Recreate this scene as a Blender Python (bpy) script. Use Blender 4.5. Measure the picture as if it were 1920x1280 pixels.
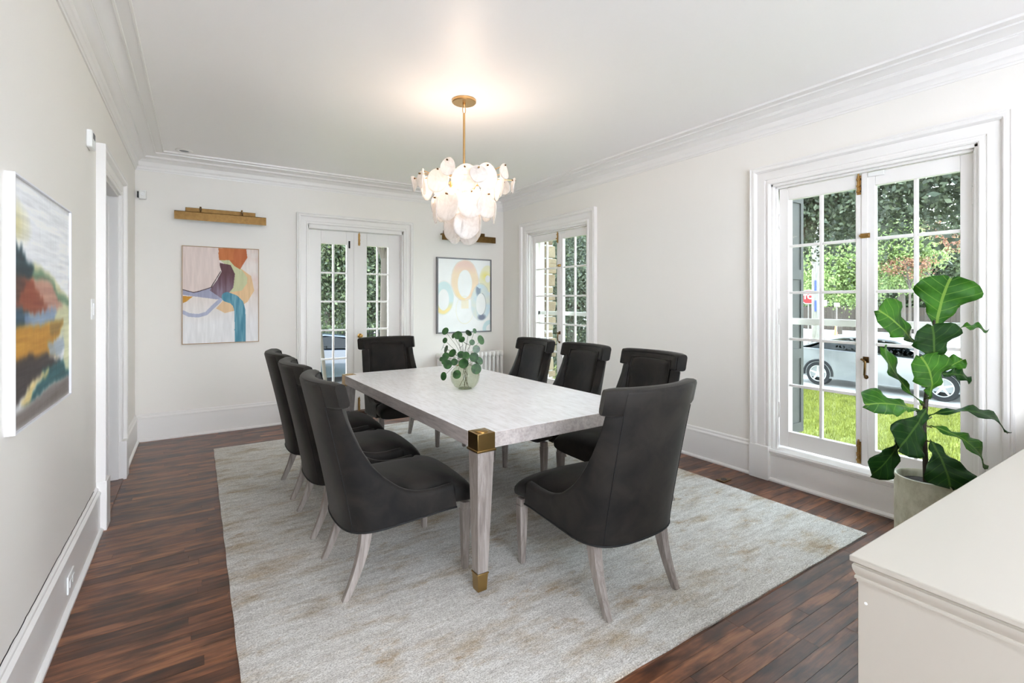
import bpy, math, random
import numpy as np
from mathutils import Vector, Matrix
R = math.radians
sc = bpy.context.scene
for o in list(bpy.data.objects): bpy.data.objects.remove(o)
COL = sc.collection

# ------------------------------------------------------------------ camera
FPX, VPX, HORIZON, CAMH = 915.0, 368.0, 564.0, 1.40
YAW = math.atan((960 - VPX) / FPX)
CS, SN = math.cos(YAW), math.sin(YAW)
cam_d = bpy.data.cameras.new('camera'); cam = bpy.data.objects.new('camera', cam_d); COL.objects.link(cam)
cam.location = (0, 0, CAMH); cam.rotation_euler = (R(90), 0, -YAW)
cam_d.sensor_width = 36; cam_d.lens = FPX * 36 / 1920
cam_d.shift_y = -(640 - HORIZON) / 1920; cam_d.clip_start = .05; cam_d.clip_end = 400
sc.camera = cam

# ------------------------------------------------------------------ world, sun, exposure
wd = bpy.data.worlds.new('sky'); sc.world = wd; wd.use_nodes = True
wn = wd.node_tree; wn.nodes.clear()
w_out = wn.nodes.new('ShaderNodeOutputWorld'); w_bg = wn.nodes.new('ShaderNodeBackground')
w_tc = wn.nodes.new('ShaderNodeTexCoord'); w_sep = wn.nodes.new('ShaderNodeSeparateXYZ'); w_rmp = wn.nodes.new('ShaderNodeValToRGB')
wn.links.new(w_tc.outputs['Generated'], w_sep.inputs[0]); wn.links.new(w_sep.outputs['Z'], w_rmp.inputs[0])
w_rmp.color_ramp.elements[0].position = 0.0; w_rmp.color_ramp.elements[0].color = (.94, .98, 1.03, 1)
w_rmp.color_ramp.elements[1].position = .8; w_rmp.color_ramp.elements[1].color = (.70, .85, 1.07, 1)
wn.links.new(w_rmp.outputs[0], w_bg.inputs[0]); wn.links.new(w_bg.outputs[0], w_out.inputs[0])
w_bg.inputs[1].default_value = 4.7
sd = bpy.data.lights.new('sun', 'SUN'); sun = bpy.data.objects.new('sun', sd); COL.objects.link(sun)
sd.energy = 2.5; sd.angle = R(.6); sd.color = (1, .97, .92)
sun.rotation_euler = Vector((.55, -.22, -.80)).to_track_quat('-Z', 'Y').to_euler(); sun.location = (-6, 3, 12)
sc.view_settings.view_transform = 'Standard'; sc.view_settings.look = 'None'; sc.view_settings.gamma = 1
sc.view_settings.use_curve_mapping = False
sc.view_settings.exposure = 1.42
cy = sc.cycles
cy.use_denoising = True; cy.max_bounces = 9; cy.diffuse_bounces = 6; cy.transparent_max_bounces = 20; cy.use_adaptive_sampling = True; cy.adaptive_threshold = .05
cy.glossy_bounces = 4; cy.transmission_bounces = 6; cy.caustics_reflective = False; cy.caustics_refractive = False
cy.sample_clamp_indirect = 6

# ------------------------------------------------------------------ helpers
class MB:
    def __init__(s): s.v = []; s.f = []; s.m = []; s.mi = 0; s.uv = {}
    def add(s, vs, fs):
        b = len(s.v); s.v += [tuple(p) for p in vs]
        for f in fs: s.f.append(tuple(i + b for i in f)); s.m.append(s.mi)
        return b
    def box(s, x0, x1, y0, y1, z0, z1):
        s.add([(x, y, z) for z in (z0, z1) for y in (y0, y1) for x in (x0, x1)],
              [(0, 2, 3, 1), (4, 5, 7, 6), (0, 1, 5, 4), (2, 6, 7, 3), (0, 4, 6, 2), (1, 3, 7, 5)]); return s
    def frustum(s, r0, z0, r1, z1):            # r = (x0,x1,y0,y1) rectangles at two heights
        vs = [(x, y, z) for (r, z) in ((r0, z0), (r1, z1)) for y in r[2:] for x in r[:2]]
        s.add(vs, [(0, 2, 3, 1), (4, 5, 7, 6), (0, 1, 5, 4), (2, 6, 7, 3), (0, 4, 6, 2), (1, 3, 7, 5)]); return s
    def loft(s, rings, closed_ring=True, caps=True, close_path=False):
        n = len(rings[0]); b = len(s.v); vs = [p for r in rings for p in r]; fs = []
        k = len(rings)
        for i in range(k if close_path else k - 1):
            for j in range(n if closed_ring else n - 1):
                a, c = i * n + j, i * n + (j + 1) % n; a2, c2 = ((i + 1) % k) * n + j, ((i + 1) % k) * n + (j + 1) % n
                fs.append((a, c, c2, a2))
        if caps and not close_path:
            fs.append(tuple(range(n - 1, -1, -1))); fs.append(tuple((k - 1) * n + j for j in range(n)))
        s.add(vs, fs); return s
    def tube(s, pts, rad, n=8, caps=True):
        pts = [Vector(p) for p in pts]; rings = []; up = Vector((0, 0, 1))
        for i, p in enumerate(pts):
            t = (pts[min(i + 1, len(pts) - 1)] - pts[max(i - 1, 0)]).normalized()
            if i == 0:
                ref = up if abs(t.z) < .9 else Vector((1, 0, 0)); a = t.cross(ref).normalized()
            else: a = (a - t * a.dot(t)).normalized()
            b = t.cross(a); r = rad[i] if isinstance(rad, (list, tuple)) else rad
            rings.append([p + (a * math.cos(2 * math.pi * k / n) + b * math.sin(2 * math.pi * k / n)) * r for k in range(n)])
        return s.loft(rings, True, caps)
    def lathe(s, prof, n=24, c=(0, 0, 0), ax='z', caps=True):
        rings = []
        for r, z in prof:
            ring = []
            for k in range(n):
                a = 2 * math.pi * k / n; u, v = r * math.cos(a), r * math.sin(a)
                q = {'z': (u, v, z), 'x': (z, u, v), 'y': (u, z, v)}[ax]; ring.append((q[0] + c[0], q[1] + c[1], q[2] + c[2]))
            rings.append(ring)
        return s.loft(rings, True, caps)
    def prism(s, poly, mp, h0, h1):            # polygon (u,v) extruded along third axis through mp(u,v,h)
        return s.loft([[mp(u, v, h) for u, v in poly] for h in (h0, h1)])
    def sweep(s, prof, path, mp, closed=False): # prof (a,b): a = in-plane offset to the left of path, b = out of plane
        n = len(path); rings = []
        for i in range(n):
            p = Vector(path[i]); ds = []
            if i > 0 or closed: ds.append((p - Vector(path[i - 1])).normalized())
            if i < n - 1 or closed: ds.append((Vector(path[(i + 1) % n]) - p).normalized())
            ns = [Vector((-d.y, d.x)) for d in ds]
            m = ns[0] if len(ns) == 1 else (ns[0] + ns[1]) / (1 + ns[0].dot(ns[1]))
            rings.append([mp(p.x + m.x * a, p.y + m.y * a, b) for a, b in prof])
        return s.loft(rings, True, not closed, closed)
    def build(s, name, mat=None, parent=None, smooth=None, bevel=0, loc=None, seg=2):
        me = bpy.data.meshes.new(name); me.from_pydata(s.v, [], s.f)
        mats = mat if isinstance(mat, (list, tuple)) else [mat]
        for m_ in mats: me.materials.append(m_)
        if len(mats) > 1: me.polygons.foreach_set('material_index', s.m)
        me.validate(); me.update()
        import bmesh
        bm = bmesh.new(); bm.from_mesh(me); bmesh.ops.recalc_face_normals(bm, faces=bm.faces); bm.to_mesh(me); bm.free()
        if smooth is not None:
            me.shade_smooth(); me.set_sharp_from_angle(angle=R(smooth))
        o = bpy.data.objects.new(name, me); COL.objects.link(o)
        if parent: o.parent = parent
        if loc: o.location = loc
        if bevel:
            b = o.modifiers.new('bevel', 'BEVEL'); b.width = bevel; b.segments = seg; b.limit_method = 'ANGLE'; b.angle_limit = R(40)
            me.shade_smooth(); me.set_sharp_from_angle(angle=R(35))
        return o
def empty(name, loc=(0, 0, 0), rz=0, parent=None):
    o = bpy.data.objects.new(name, None); COL.objects.link(o); o.location = loc; o.rotation_euler = (0, 0, rz)
    o.empty_display_size = .1
    if parent: o.parent = parent
    return o
def tag(o, label=None, cat=None, group=None, kind=None):
    for k, v in (('label', label), ('category', cat), ('group', group), ('kind', kind)):
        if v: o[k] = v
    return o
def copy_tree(o, parent=None):
    c = o.copy(); COL.objects.link(c); c.parent = parent
    for ch in [x for x in bpy.data.objects if x.parent is o]: copy_tree(ch, c)
    return c
def clone(o, parent, loc=None, rot=None):
    c = o.copy(); COL.objects.link(c); c.parent = parent
    if loc is not None: c.location = loc
    if rot is not None: c.rotation_euler = rot
    return c
def view_pt(px, py, d):                        # point of the place seen at photo pixel, depth d
    l = (px - 960) / FPX * d
    return Vector((l * CS + d * SN, -l * SN + d * CS, CAMH - (py - HORIZON) * d / FPX))
RIGHT = Vector((CS, -SN, 0)); FWD = Vector((SN, CS, 0)); UP = Vector((0, 0, 1))
def lin(c):
    return tuple(((x / 255) / 12.92 if x / 255 <= .04045 else ((x / 255 + .055) / 1.055) ** 2.4) for x in c[:3]) + (1,)

# ------------------------------------------------------------------ materials
def mat(name, col, rough=.5, metal=0, **kw):
    m = bpy.data.materials.new(name); m.use_nodes = True
    b = m.node_tree.nodes['Principled BSDF']
    b.inputs['Base Color'].default_value = lin(col); b.inputs['Roughness'].default_value = rough; b.inputs['Metallic'].default_value = metal
    for k, v in kw.items(): b.inputs[k.replace('_', ' ')].default_value = v
    return m
def nd(m, t, **kw):
    n = m.node_tree.nodes.new('ShaderNode' + t)
    for k, v in kw.items(): setattr(n, k, v)
    return n
def lk(m, a, b): m.node_tree.links.new(a, b)
def ramp(m, src, stops):
    r = nd(m, 'ValToRGB'); e = r.color_ramp.elements
    while len(e) < len(stops): e.new(.5)
    for el, (p, c) in zip(e, stops): el.position = p; el.color = lin(c)
    lk(m, src, r.inputs[0]); return r.outputs[0]
def noise(m, scale, detail=3, rough=.5, stretch=(1, 1, 1), coord='Object', rot=(0, 0, 0), dist=0):
    tc = nd(m, 'TexCoord'); mp = nd(m, 'Mapping'); n = nd(m, 'TexNoise')
    mp.inputs['Scale'].default_value = stretch; mp.inputs['Rotation'].default_value = rot
    n.inputs['Scale'].default_value = scale; n.inputs['Detail'].default_value = detail; n.inputs['Roughness'].default_value = rough
    n.inputs['Distortion'].default_value = dist
    lk(m, tc.outputs[coord], mp.inputs[0]); lk(m, mp.outputs[0], n.inputs[0]); return n.outputs['Fac']
def mixc(m, fac, a, b, mode='MIX'):
    n = nd(m, 'Mix', data_type='RGBA', blend_type=mode)
    for s, v in ((n.inputs[0], fac), (n.inputs[6], a), (n.inputs[7], b)):
        if hasattr(v, 'links') or hasattr(v, 'is_linked'): lk(m, v, s)
        else: s.default_value = v
    return n.outputs[2]
def bsdf(m): return m.node_tree.nodes['Principled BSDF']
def bump(m, src, strength=.2, dist=.01):
    b = nd(m, 'Bump'); b.inputs['Strength'].default_value = strength; b.inputs['Distance'].default_value = dist
    lk(m, src, b.inputs['Height']); lk(m, b.outputs[0], bsdf(m).inputs['Normal'])
def setcol(m, out): lk(m, out, bsdf(m).inputs['Base Color'])
def attr_mat(name, attr, rough=.6):
    m = mat(name, (200, 200, 200), rough); a = nd(m, 'VertexColor'); a.layer_name = attr; setcol(m, a.outputs[0]); return m

M = {}
def wallpaint(name, col, rough):
    m = mat(name, col, rough); f = noise(m, 90, 2, .5); bump(m, f, .03, .002); return m
M['wall'] = wallpaint('wall_paint', (240, 236, 230), .55)
M['ceiling'] = wallpaint('ceiling_paint', (249, 246, 245), .45)
M['trim'] = mat('trim_paint', (239, 236, 233), .32)
M['cabinet'] = mat('cabinet_paint', (190, 183, 171), .4); bump(M['cabinet'], noise(M['cabinet'], 25, 3, .6), .04, .003)
M['brass'] = mat('brass', (176, 140, 84), .32, 1)
M['brass_dark'] = mat('aged_brass', (128, 100, 60), .38, 1); setcol(M['brass_dark'], ramp(M['brass_dark'], noise(M['brass_dark'], 30, 4, .6), [(.3, (98, 74, 44)), (.7, (116, 90, 54))]))
M['brass_cap'] = mat('satin_brass', (172, 142, 92), .3, 1)
M['gold'] = mat('pale_gold', (206, 168, 116), .3, 1)
M['black'] = mat('black_metal', (24, 24, 24), .4, .5)
M['dark'] = mat('dark_gap', (30, 26, 24), .8)
M['plastic'] = mat('white_plastic', (236, 236, 234), .35)
M['chrome'] = mat('chrome', (200, 200, 200), .15, 1)
# floor boards
m = M['floor'] = mat('stained_oak', (90, 56, 36), .42)
oi = nd(m, 'ObjectInfo'); tc = nd(m, 'TexCoord'); add = nd(m, 'VectorMath', operation='ADD'); sca = nd(m, 'VectorMath', operation='SCALE')
geo = nd(m, 'NewGeometry'); comb = nd(m, 'CombineXYZ'); lk(m, oi.outputs['Random'], comb.inputs[0]); lk(m, oi.outputs['Random'], comb.inputs[1])
sca.inputs['Scale'].default_value = 37; lk(m, comb.outputs[0], sca.inputs[0]); lk(m, geo.outputs['Position'], add.inputs[0]); lk(m, sca.outputs[0], add.inputs[1])
mp = nd(m, 'Mapping'); mp.inputs['Scale'].default_value = (2.2, 24, 1); lk(m, add.outputs[0], mp.inputs[0])
n1 = nd(m, 'TexNoise'); n1.inputs['Scale'].default_value = 1.6; n1.inputs['Detail'].default_value = 6; n1.inputs['Roughness'].default_value = .62; n1.inputs['Distortion'].default_value = .5
lk(m, mp.outputs[0], n1.inputs[0])
mp2 = nd(m, 'Mapping'); mp2.inputs['Scale'].default_value = (3.2, 9, 1); lk(m, add.outputs[0], mp2.inputs[0])
n2 = nd(m, 'TexNoise'); n2.inputs['Scale'].default_value = 1.5; n2.inputs['Detail'].default_value = 4; lk(m, mp2.outputs[0], n2.inputs[0])
c1 = ramp(m, n1.outputs['Fac'], [(.28, (78, 53, 40)), (.5, (138, 90, 60)), (.72, (172, 120, 82))])
c2 = ramp(m, oi.outputs['Random'], [(0, (150, 132, 122)), (.5, (215, 200, 190)), (1, (255, 246, 236))])
c3 = mixc(m, 1.0, c1, c2, 'MULTIPLY')
c4 = ramp(m, n2.outputs['Fac'], [(.36, (120, 104, 96)), (.56, (255, 255, 255))])
setcol(m, mixc(m, .85, c3, c4, 'MULTIPLY'))
bsdf(m).inputs['Coat Weight'].default_value = .25; bsdf(m).inputs['Coat Roughness'].default_value = .25
bump(m, n1.outputs['Fac'], .12, .002)
# whitewashed oak
def oak(name, stretch, lo, hi, rough=.45, sc_=1.0):
    m = mat(name, hi, rough); f = noise(m, 3 * sc_, 7, .68, stretch, dist=1.2); g = noise(m, 9 * sc_, 4, .6, stretch)
    a = ramp(m, f, [(.34, lo), (.47, tuple((x + y) / 2 for x, y in zip(lo, hi))), (.6, hi)]); b = ramp(m, g, [(.3, (226, 222, 220)), (.55, (255, 255, 255))])
    setcol(m, mixc(m, .7, a, b, 'MULTIPLY')); bump(m, f, .1, .002); return m
M['oak_top'] = oak('whitewashed_oak_top', (9, 1.1, 9), (242, 240, 241), (252, 251, 253), .3)
M['oak_side_shaded'] = oak('oak_edge_shaded', (9, 1.1, 9), (160, 150, 146), (188, 179, 174), .5)  # same oak darkened: shade on the table's sides is put into the colour
M['oak_leg'] = oak('whitewashed_oak_leg', (9, 9, .9), (122, 112, 106), (158, 149, 143), .5, 1.3)
# chair velvet
m = M['velvet'] = mat('charcoal_velvet', (74, 70, 66), .72)
f = noise(m, 6, 5, .6, dist=.6); setcol(m, ramp(m, f, [(.36, (14, 12, 11)), (.64, (37, 33, 29))])); bsdf(m).inputs['Specular IOR Level'].default_value = .28
bsdf(m).inputs['Sheen Weight'].default_value = .18; bsdf(m).inputs['Sheen Roughness'].default_value = .45; bsdf(m).inputs['Sheen Tint'].default_value = lin((190, 186, 178))
bump(m, noise(m, 700, 2), .05, .001)
M['piping'] = mat('dark_piping', (12, 11, 10), .7)
# rug
m = M['rug'] = mat('woven_rug', (205, 203, 198), .95)
fa = noise(m, 1.9, 6, .68, (1.0, 2.6, 1)); fb = noise(m, 5.5, 5, .7, (1, 5, 1)); fc = noise(m, 60, 3, .6, (1, 5, 1)); fd = noise(m, 150, 3, .7, (1, 1.8, 1))
base = ramp(m, fb, [(.3, (202, 196, 189)), (.5, (225, 221, 214)), (.7, (240, 237, 232))])
tan = ramp(m, fa, [(.5, (255, 255, 255)), (.66, (216, 199, 174))])
c = mixc(m, .9, base, tan, 'MULTIPLY')
tan2 = ramp(m, noise(m, 3.2, 6, .75, (1.2, 2.4, 1)), [(.56, (255, 255, 255)), (.68, (212, 186, 148))])
c = mixc(m, .7, c, tan2, 'MULTIPLY')
c = mixc(m, .55, c, ramp(m, fc, [(.3, (168, 163, 158)), (.55, (255, 255, 255))]), 'MULTIPLY')
c = mixc(m, .62, c, ramp(m, fd, [(.34, (112, 101, 88)), (.58, (255, 255, 255))]), 'MULTIPLY')
setcol(m, c); bump(m, fd, .35, .004)
# glass
def pane_glass(name, tint=(250, 252, 250), refl=.9):
    m = bpy.data.materials.new(name); m.use_nodes = True; t = m.node_tree; t.nodes.remove(t.nodes['Principled BSDF'])
    tr = nd(m, 'BsdfTransparent'); gl = nd(m, 'BsdfGlossy'); mx = nd(m, 'MixShader'); fr = nd(m, 'LayerWeight'); pw = nd(m, 'Math', operation='POWER'); ml = nd(m, 'Math', operation='MULTIPLY_ADD')
    tr.inputs[0].default_value = lin(tint); gl.inputs['Roughness'].default_value = .0; fr.inputs[0].default_value = .5; pw.inputs[1].default_value = 4.0; ml.inputs[1].default_value = .55 * refl; ml.inputs[2].default_value = .014 * refl
    lk(m, fr.outputs['Facing'], pw.inputs[0]); lk(m, pw.outputs[0], ml.inputs[0]); lk(m, ml.outputs[0], mx.inputs[0]); lk(m, tr.outputs[0], mx.inputs[1]); lk(m, gl.outputs[0], mx.inputs[2])
    lk(m, mx.outputs[0], t.nodes['Material Output'].inputs[0]); return m
M['glass'] = pane_glass('window_glass')
M['vase_glass'] = pane_glass('vase_glass', (226, 230, 218), 1.5)
M['car_glass'] = pane_glass('car_glass', (70, 76, 80), 1.6)
m = M['alabaster'] = bpy.data.materials.new('alabaster_glass'); m.use_nodes = True
b = bsdf(m); b.inputs['Roughness'].default_value = .25
f = noise(m, 14, 5, .65, dist=1.5); setcol(m, ramp(m, f, [(.3, (206, 200, 196)), (.6, (240, 236, 233))]))
tl = nd(m, 'BsdfTranslucent'); tl.inputs[0].default_value = (1, .96, .92, 1); tr = nd(m, 'BsdfTransparent'); mx1 = nd(m, 'MixShader'); mx2 = nd(m, 'MixShader')
mx1.inputs[0].default_value = .30; mx2.inputs[0].default_value = .30
lk(m, b.outputs[0], mx1.inputs[1]); lk(m, tl.outputs[0], mx1.inputs[2]); lk(m, mx1.outputs[0], mx2.inputs[1]); lk(m, tr.outputs[0], mx2.inputs[2])
lk(m, mx2.outputs[0], m.node_tree.nodes['Material Output'].inputs[0])
M['bulb'] = mat('lit_bulb', (255, 240, 220), .5); bsdf(M['bulb']).inputs['Emission Color'].default_value = (1, .84, .68, 1); bsdf(M['bulb']).inputs['Emission Strength'].default_value = 2.2
# plants
def leafmat(name, lo, hi, vein, nveins=7.):
    m = mat(name, hi, .5, 0, Specular_IOR_Level=.18); uv = nd(m, 'UVMap'); sep = nd(m, 'SeparateXYZ'); lk(m, uv.outputs[0], sep.inputs[0])
    def mth(op, a, b=None):
        n = nd(m, 'Math', operation=op)
        for s, v in ((n.inputs[0], a), (n.inputs[1], b)):
            if v is None: continue
            if isinstance(v, (int, float)): s.default_value = v
            else: lk(m, v, s)
        return n.outputs[0]
    av = mth('ABSOLUTE', mth('SUBTRACT', sep.outputs[1], .5))
    mid = mth('LESS_THAN', av, .022)
    ph = mth('FRACT', mth('MULTIPLY', mth('SUBTRACT', sep.outputs[0], mth('MULTIPLY', av, .55)), nveins))
    side = mth('LESS_THAN', mth('ABSOLUTE', mth('SUBTRACT', ph, .5)), .045)
    v = mth('MAXIMUM', mth('MULTIPLY', mid, .8), mth('MULTIPLY', side, .42))
    body = ramp(m, noise(m, 9, 4, .6), [(.3, lo), (.7, hi)])
    setcol(m, mixc(m, v, body, lin(vein)))
    h = mth('SUBTRACT', 1.0, v); bump(m, h, .25, .004)
    return m
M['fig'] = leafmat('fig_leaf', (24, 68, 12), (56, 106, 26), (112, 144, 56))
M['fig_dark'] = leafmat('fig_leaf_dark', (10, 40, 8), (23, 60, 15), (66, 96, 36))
M['pilea'] = mat('pilea_leaf', (48, 92, 46), .35); setcol(M['pilea'], ramp(M['pilea'], noise(M['pilea'], 30, 2), [(.35, (22, 56, 24)), (.7, (56, 98, 46))]))
M['stem'] = mat('dark_stem', (52, 44, 34), .6); M['pstem'] = mat('pilea_stem', (78, 72, 40), .5)
m = M['pot'] = mat('concrete_glaze', (196, 196, 172), .5); setcol(m, ramp(m, noise(m, 9, 6, .7, (1, 1, .7)), [(.3, (166, 164, 138)), (.5, (200, 200, 178)), (.7, (222, 220, 204))]))
M['soil'] = mat('soil', (44, 38, 34), .95); bump(M['soil'], noise(M['soil'], 60, 4), .8, .01)
# outside
m = M['lawn'] = mat('lawn', (120, 165, 50), .9); setcol(m, ramp(m, noise(m, 5, 6, .7), [(.3, (76, 82, 26)), (.55, (110, 116, 42)), (.75, (136, 139, 66))]))
M['blade'] = mat('grass_blade', (140, 190, 60), .7)
M['asphalt'] = mat('asphalt', (190, 190, 190), .9); M['concrete'] = mat('concrete', (206, 206, 205), .9)
def foliage(name, lo, mid_, hi):
    m = mat(name, mid_, .55); oi_ = nd(m, 'NewGeometry')
    setcol(m, ramp(m, oi_.outputs['Random Per Island'], [(0, lo), (.5, mid_), (1, hi)]))
    b = bsdf(m); tl = nd(m, 'BsdfTranslucent'); tl.inputs[0].default_value = lin(hi); mx = nd(m, 'MixShader'); mx.inputs[0].default_value = .25
    lk(m, b.outputs[0], mx.inputs[1]); lk(m, tl.outputs[0], mx.inputs[2]); lk(m, mx.outputs[0], m.node_tree.nodes['Material Output'].inputs[0]); return m
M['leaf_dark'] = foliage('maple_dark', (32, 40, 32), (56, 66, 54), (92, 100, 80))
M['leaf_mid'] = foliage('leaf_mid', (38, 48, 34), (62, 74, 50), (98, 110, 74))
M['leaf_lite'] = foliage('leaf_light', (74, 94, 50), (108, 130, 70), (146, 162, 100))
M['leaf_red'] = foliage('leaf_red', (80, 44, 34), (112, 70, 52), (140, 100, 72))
M['bark'] = mat('bark', (74, 66, 60), .9); bump(M['bark'], noise(M['bark'], 12, 5, .7, (1, 1, .3)), .6, .03)
m = M['pole'] = mat('weathered_pole', (168, 164, 160), .9); setcol(m, ramp(m, noise(m, 6, 5, .7, (4, 4, .4)), [(.3, (96, 92, 90)), (.7, (136, 132, 130))]))
M['fence'] = mat('fence_wood', (50, 42, 36), .85)
M['car_silver'] = mat('silver_paint', (136, 138, 142), .32, .6, Coat_Weight=.3)
M['car_navy'] = mat('navy_paint', (44, 52, 66), .2, .4, Coat_Weight=.8)
M['tyre'] = mat('tyre', (34, 34, 36), .85); M['alloy'] = mat('alloy', (206, 208, 210), .3, .8)
M['sign_red'] = mat('sign_red', (150, 26, 34), .5); M['sign_white'] = mat('sign_white', (240, 240, 240), .5); M['sign_blue'] = mat('sign_blue', (50, 66, 120), .5)
M['cone'] = mat('cone_orange', (230, 96, 60), .6)
m = M['stone'] = mat('fieldstone', (178, 158, 132), .9); oi_ = nd(m, 'ObjectInfo'); setcol(m, mixc(m, .6, ramp(m, oi_.outputs['Random'], [(0, (104, 88, 70)), (.5, (132, 114, 92)), (1, (150, 136, 114))]), ramp(m, noise(m, 18, 5, .7), [(.3, (150, 140, 130)), (.7, (255, 250, 245))]), 'MULTIPLY'))
bump(m, noise(m, 14, 5, .7), .5, .02)
M['shutter'] = mat('shutter_paint', (46, 45, 44), .7)
M['hall_floor'] = mat('hall_floor', (84, 56, 40), .45)

# ------------------------------------------------------------------ room shell
XL, XR, YB, YN, HC = -.51, 3.785, 6.09, -2.3, 2.87
FLX0, FLX1, FLY1 = -.475, 3.752, 6.058      # floor line of the skirting
XO, YO = 4.06, 6.36                         # outer faces
S = lambda o, label, cat: tag(o, label, cat, None, 'structure')
W2Y0, W2Y1, W1Y0, W1Y1 = .90, 2.11, 4.24, 5.45
WZ0, WZ1 = .245, 2.31
DX0, DX1, DZ1 = 1.095, 2.257, 2.30          # garden door opening
LY0, LY1, LZ1 = 3.985, 4.87, 2.225          # doorway in the left wall
b = MB()
for y0, y1 in ((YN, W2Y0), (W2Y1, W1Y0), (W1Y1, YO)): b.box(XR, XO, y0, y1, 0, HC + .02)
for y0, y1 in ((W2Y0, W2Y1), (W1Y0, W1Y1)): b.box(XR, XO, y0, y1, 0, WZ0); b.box(XR, XO, y0, y1, WZ1, HC + .02)
S(b.build('wall_right', M['wall']), 'white plaster wall with two tall casement windows', 'wall')
b = MB(); b.box(XL - .14, DX0, YB, YO, 0, HC + .02).box(DX1, XR, YB, YO, 0, HC + .02).box(DX0, DX1, YB, YO, DZ1, HC + .02)
S(b.build('wall_back', M['wall']), 'white plaster end wall around the french doors', 'wall')
b = MB(); b.box(XL - .14, XL, YN, LY0, 0, HC + .02).box(XL - .14, XL, LY1, YB, 0, HC + .02).box(XL - .14, XL, LY0, LY1, LZ1, HC + .02)
S(b.build('wall_left', M['wall']), 'white plaster wall beside the camera with a doorway', 'wall')
S(MB().box(2.25, XO, YN - .15, YN, -.2, HC + .02).build('wall_light_block', M['wall']), 'unseen white wall stub added behind the camera to cut daylight from the open end', 'wall')  # added out of view to block skylight and dim the near right corner
S(MB().box(XL - 2.0, XO, YN, YO, HC, HC + .2).build('ceiling', M['ceiling']), 'smooth white ceiling above the dining table', 'ceiling')
# floor: sub-floor and strip boards laid across the room
floor = S(MB().box(XL - .14, XO, YN, YO, -.2, -.012).build('floor', M['dark']), 'dark brown strip oak floor around the rug', 'floor')
random.seed(5)
unit = MB(); unit.box(0, 1, 0, 1, 0, 1); pl0 = unit.build('plank', M['floor'], floor)
BW = .062; y = .30; first = True; far = MB()
RX0, RX1, RY0, RY1 = .137, 3.375, 1.30, 5.385
planks = []
while y < FLY1:
    x = FLX0 - .03 - random.random() * .8
    while x < FLX1 + .03:
        L = random.choice((.45, .6, .75, .9, 1.1, 1.3)); x1 = min(x + L, FLX1 + .033); x0 = max(x, XL + .005); y1 = min(y + BW, FLY1 + .03)
        hidden = (x0 > RX0 + .02 and x1 < RX1 - .02 and y > RY0 + .02 and y1 < RY1 - .02) or (x1 < .1 and y1 < 2.0)
        if x1 - x0 > .03 and not hidden: planks.append((x0, x1, y, y1))
        x = x1 + .0
    y += BW
planks.sort(key=lambda p: -(p[1] - p[0]) / ((p[0] + p[1]) / 2 * SN + p[2] * CS) ** 3)
for i, (x0, x1, y0, y1) in enumerate(planks):
    if i < 300:
        o = pl0 if i == 0 else clone(pl0, floor)
        o.location = (x0 + .0005, y0 + .0006, -.012); o.scale = (x1 - x0 - .001, y1 - y0 - .0012, .012 + random.uniform(-.0006, .0))
    else: far.box(x0 + .0005, x1 - .0005, y0 + .0006, y1 - .0006, -.012, -.0004)
if far.v: far.build('small_planks', M['floor'], floor)['kind'] = 'stuff'
MBx = MB(); MBx.box(XL - .1, XL + .9, YN, .3, -.012, -.0006).box(XL + .9, XR, YN, .3, -.012, -.0006)
MBx.build('boards_by_the_entrance', M['floor'], floor)['kind'] = 'stuff'
# crown moulding, one sweep round three walls
crown = [(0, 2.70), (.008, 2.70), (.010, 2.712), (.016, 2.716), (.018, 2.732), (.026, 2.742), (.030, 2.748), (.030, 2.786), (.036, 2.79), (.050, 2.802), (.066, 2.812), (.082, 2.818), (.088, 2.819), (.088, 2.829),
         (.093, 2.829), (.093, 2.836), (.118, 2.846), (.142, 2.852), (.164, 2.854), (.166, 2.849), (.176, 2.849), (.178, 2.859), (.232, 2.861), (.234, 2.856), (.243, 2.856), (.245, 2.871), (0, 2.875)]
P3 = lambda u, v, w: (u, v, w)
c_path = [(XR, YN), (XR, YB), (XL, YB), (XL, YN)]
S(MB().sweep(crown, c_path, P3).build('trim_1', M['trim'], smooth=32), 'stepped white crown moulding along the ceiling edge', 'moulding')
# skirting boards with a quarter round at the floor
skirt = [(0, 0), (.037, 0), (.037, .012), (.030, .020), (.022, .024), (.020, .024), (.020, .225), (.024, .228), (.024, .238), (.017, .246), (.012, .250), (.012, .262), (.006, .270), (0, .272)]
def skirting(name, segs, label):
    b = MB()
    for p in segs: b.sweep(skirt, p, P3)
    S(b.build(name, M['trim'], smooth=32), label, 'skirting board')
skirting('baseboard_left', [[(XL, LY0 - .135), (XL, YN)], [(XL, YB), (XL, LY1 + .135)]], 'tall white skirting board along the left wall')
skirting('baseboard_back', [[(DX0 - .12, YB), (XL, YB)], [(XR, YB), (DX1 + .12, YB)]], 'tall white skirting board under the two framed prints')
skirting('baseboard_right', [[(XR, YN), (XR, W2Y0 - .152)], [(XR, W2Y1 + .152), (XR, W1Y0 - .152)], [(XR, W1Y1 + .152), (XR, YB)]], 'tall white skirting board along the window wall')
crk = MB(); random.seed(3); pts = []; yy = 1.0
while yy < 3.8: pts.append((XL + .0012, yy, .2735 + random.uniform(-.0025, .0025))); yy += .035
crk.tube(pts, .0016, 5); crk.build('crack', M['dark'], bpy.data.objects['baseboard_left'])

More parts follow.
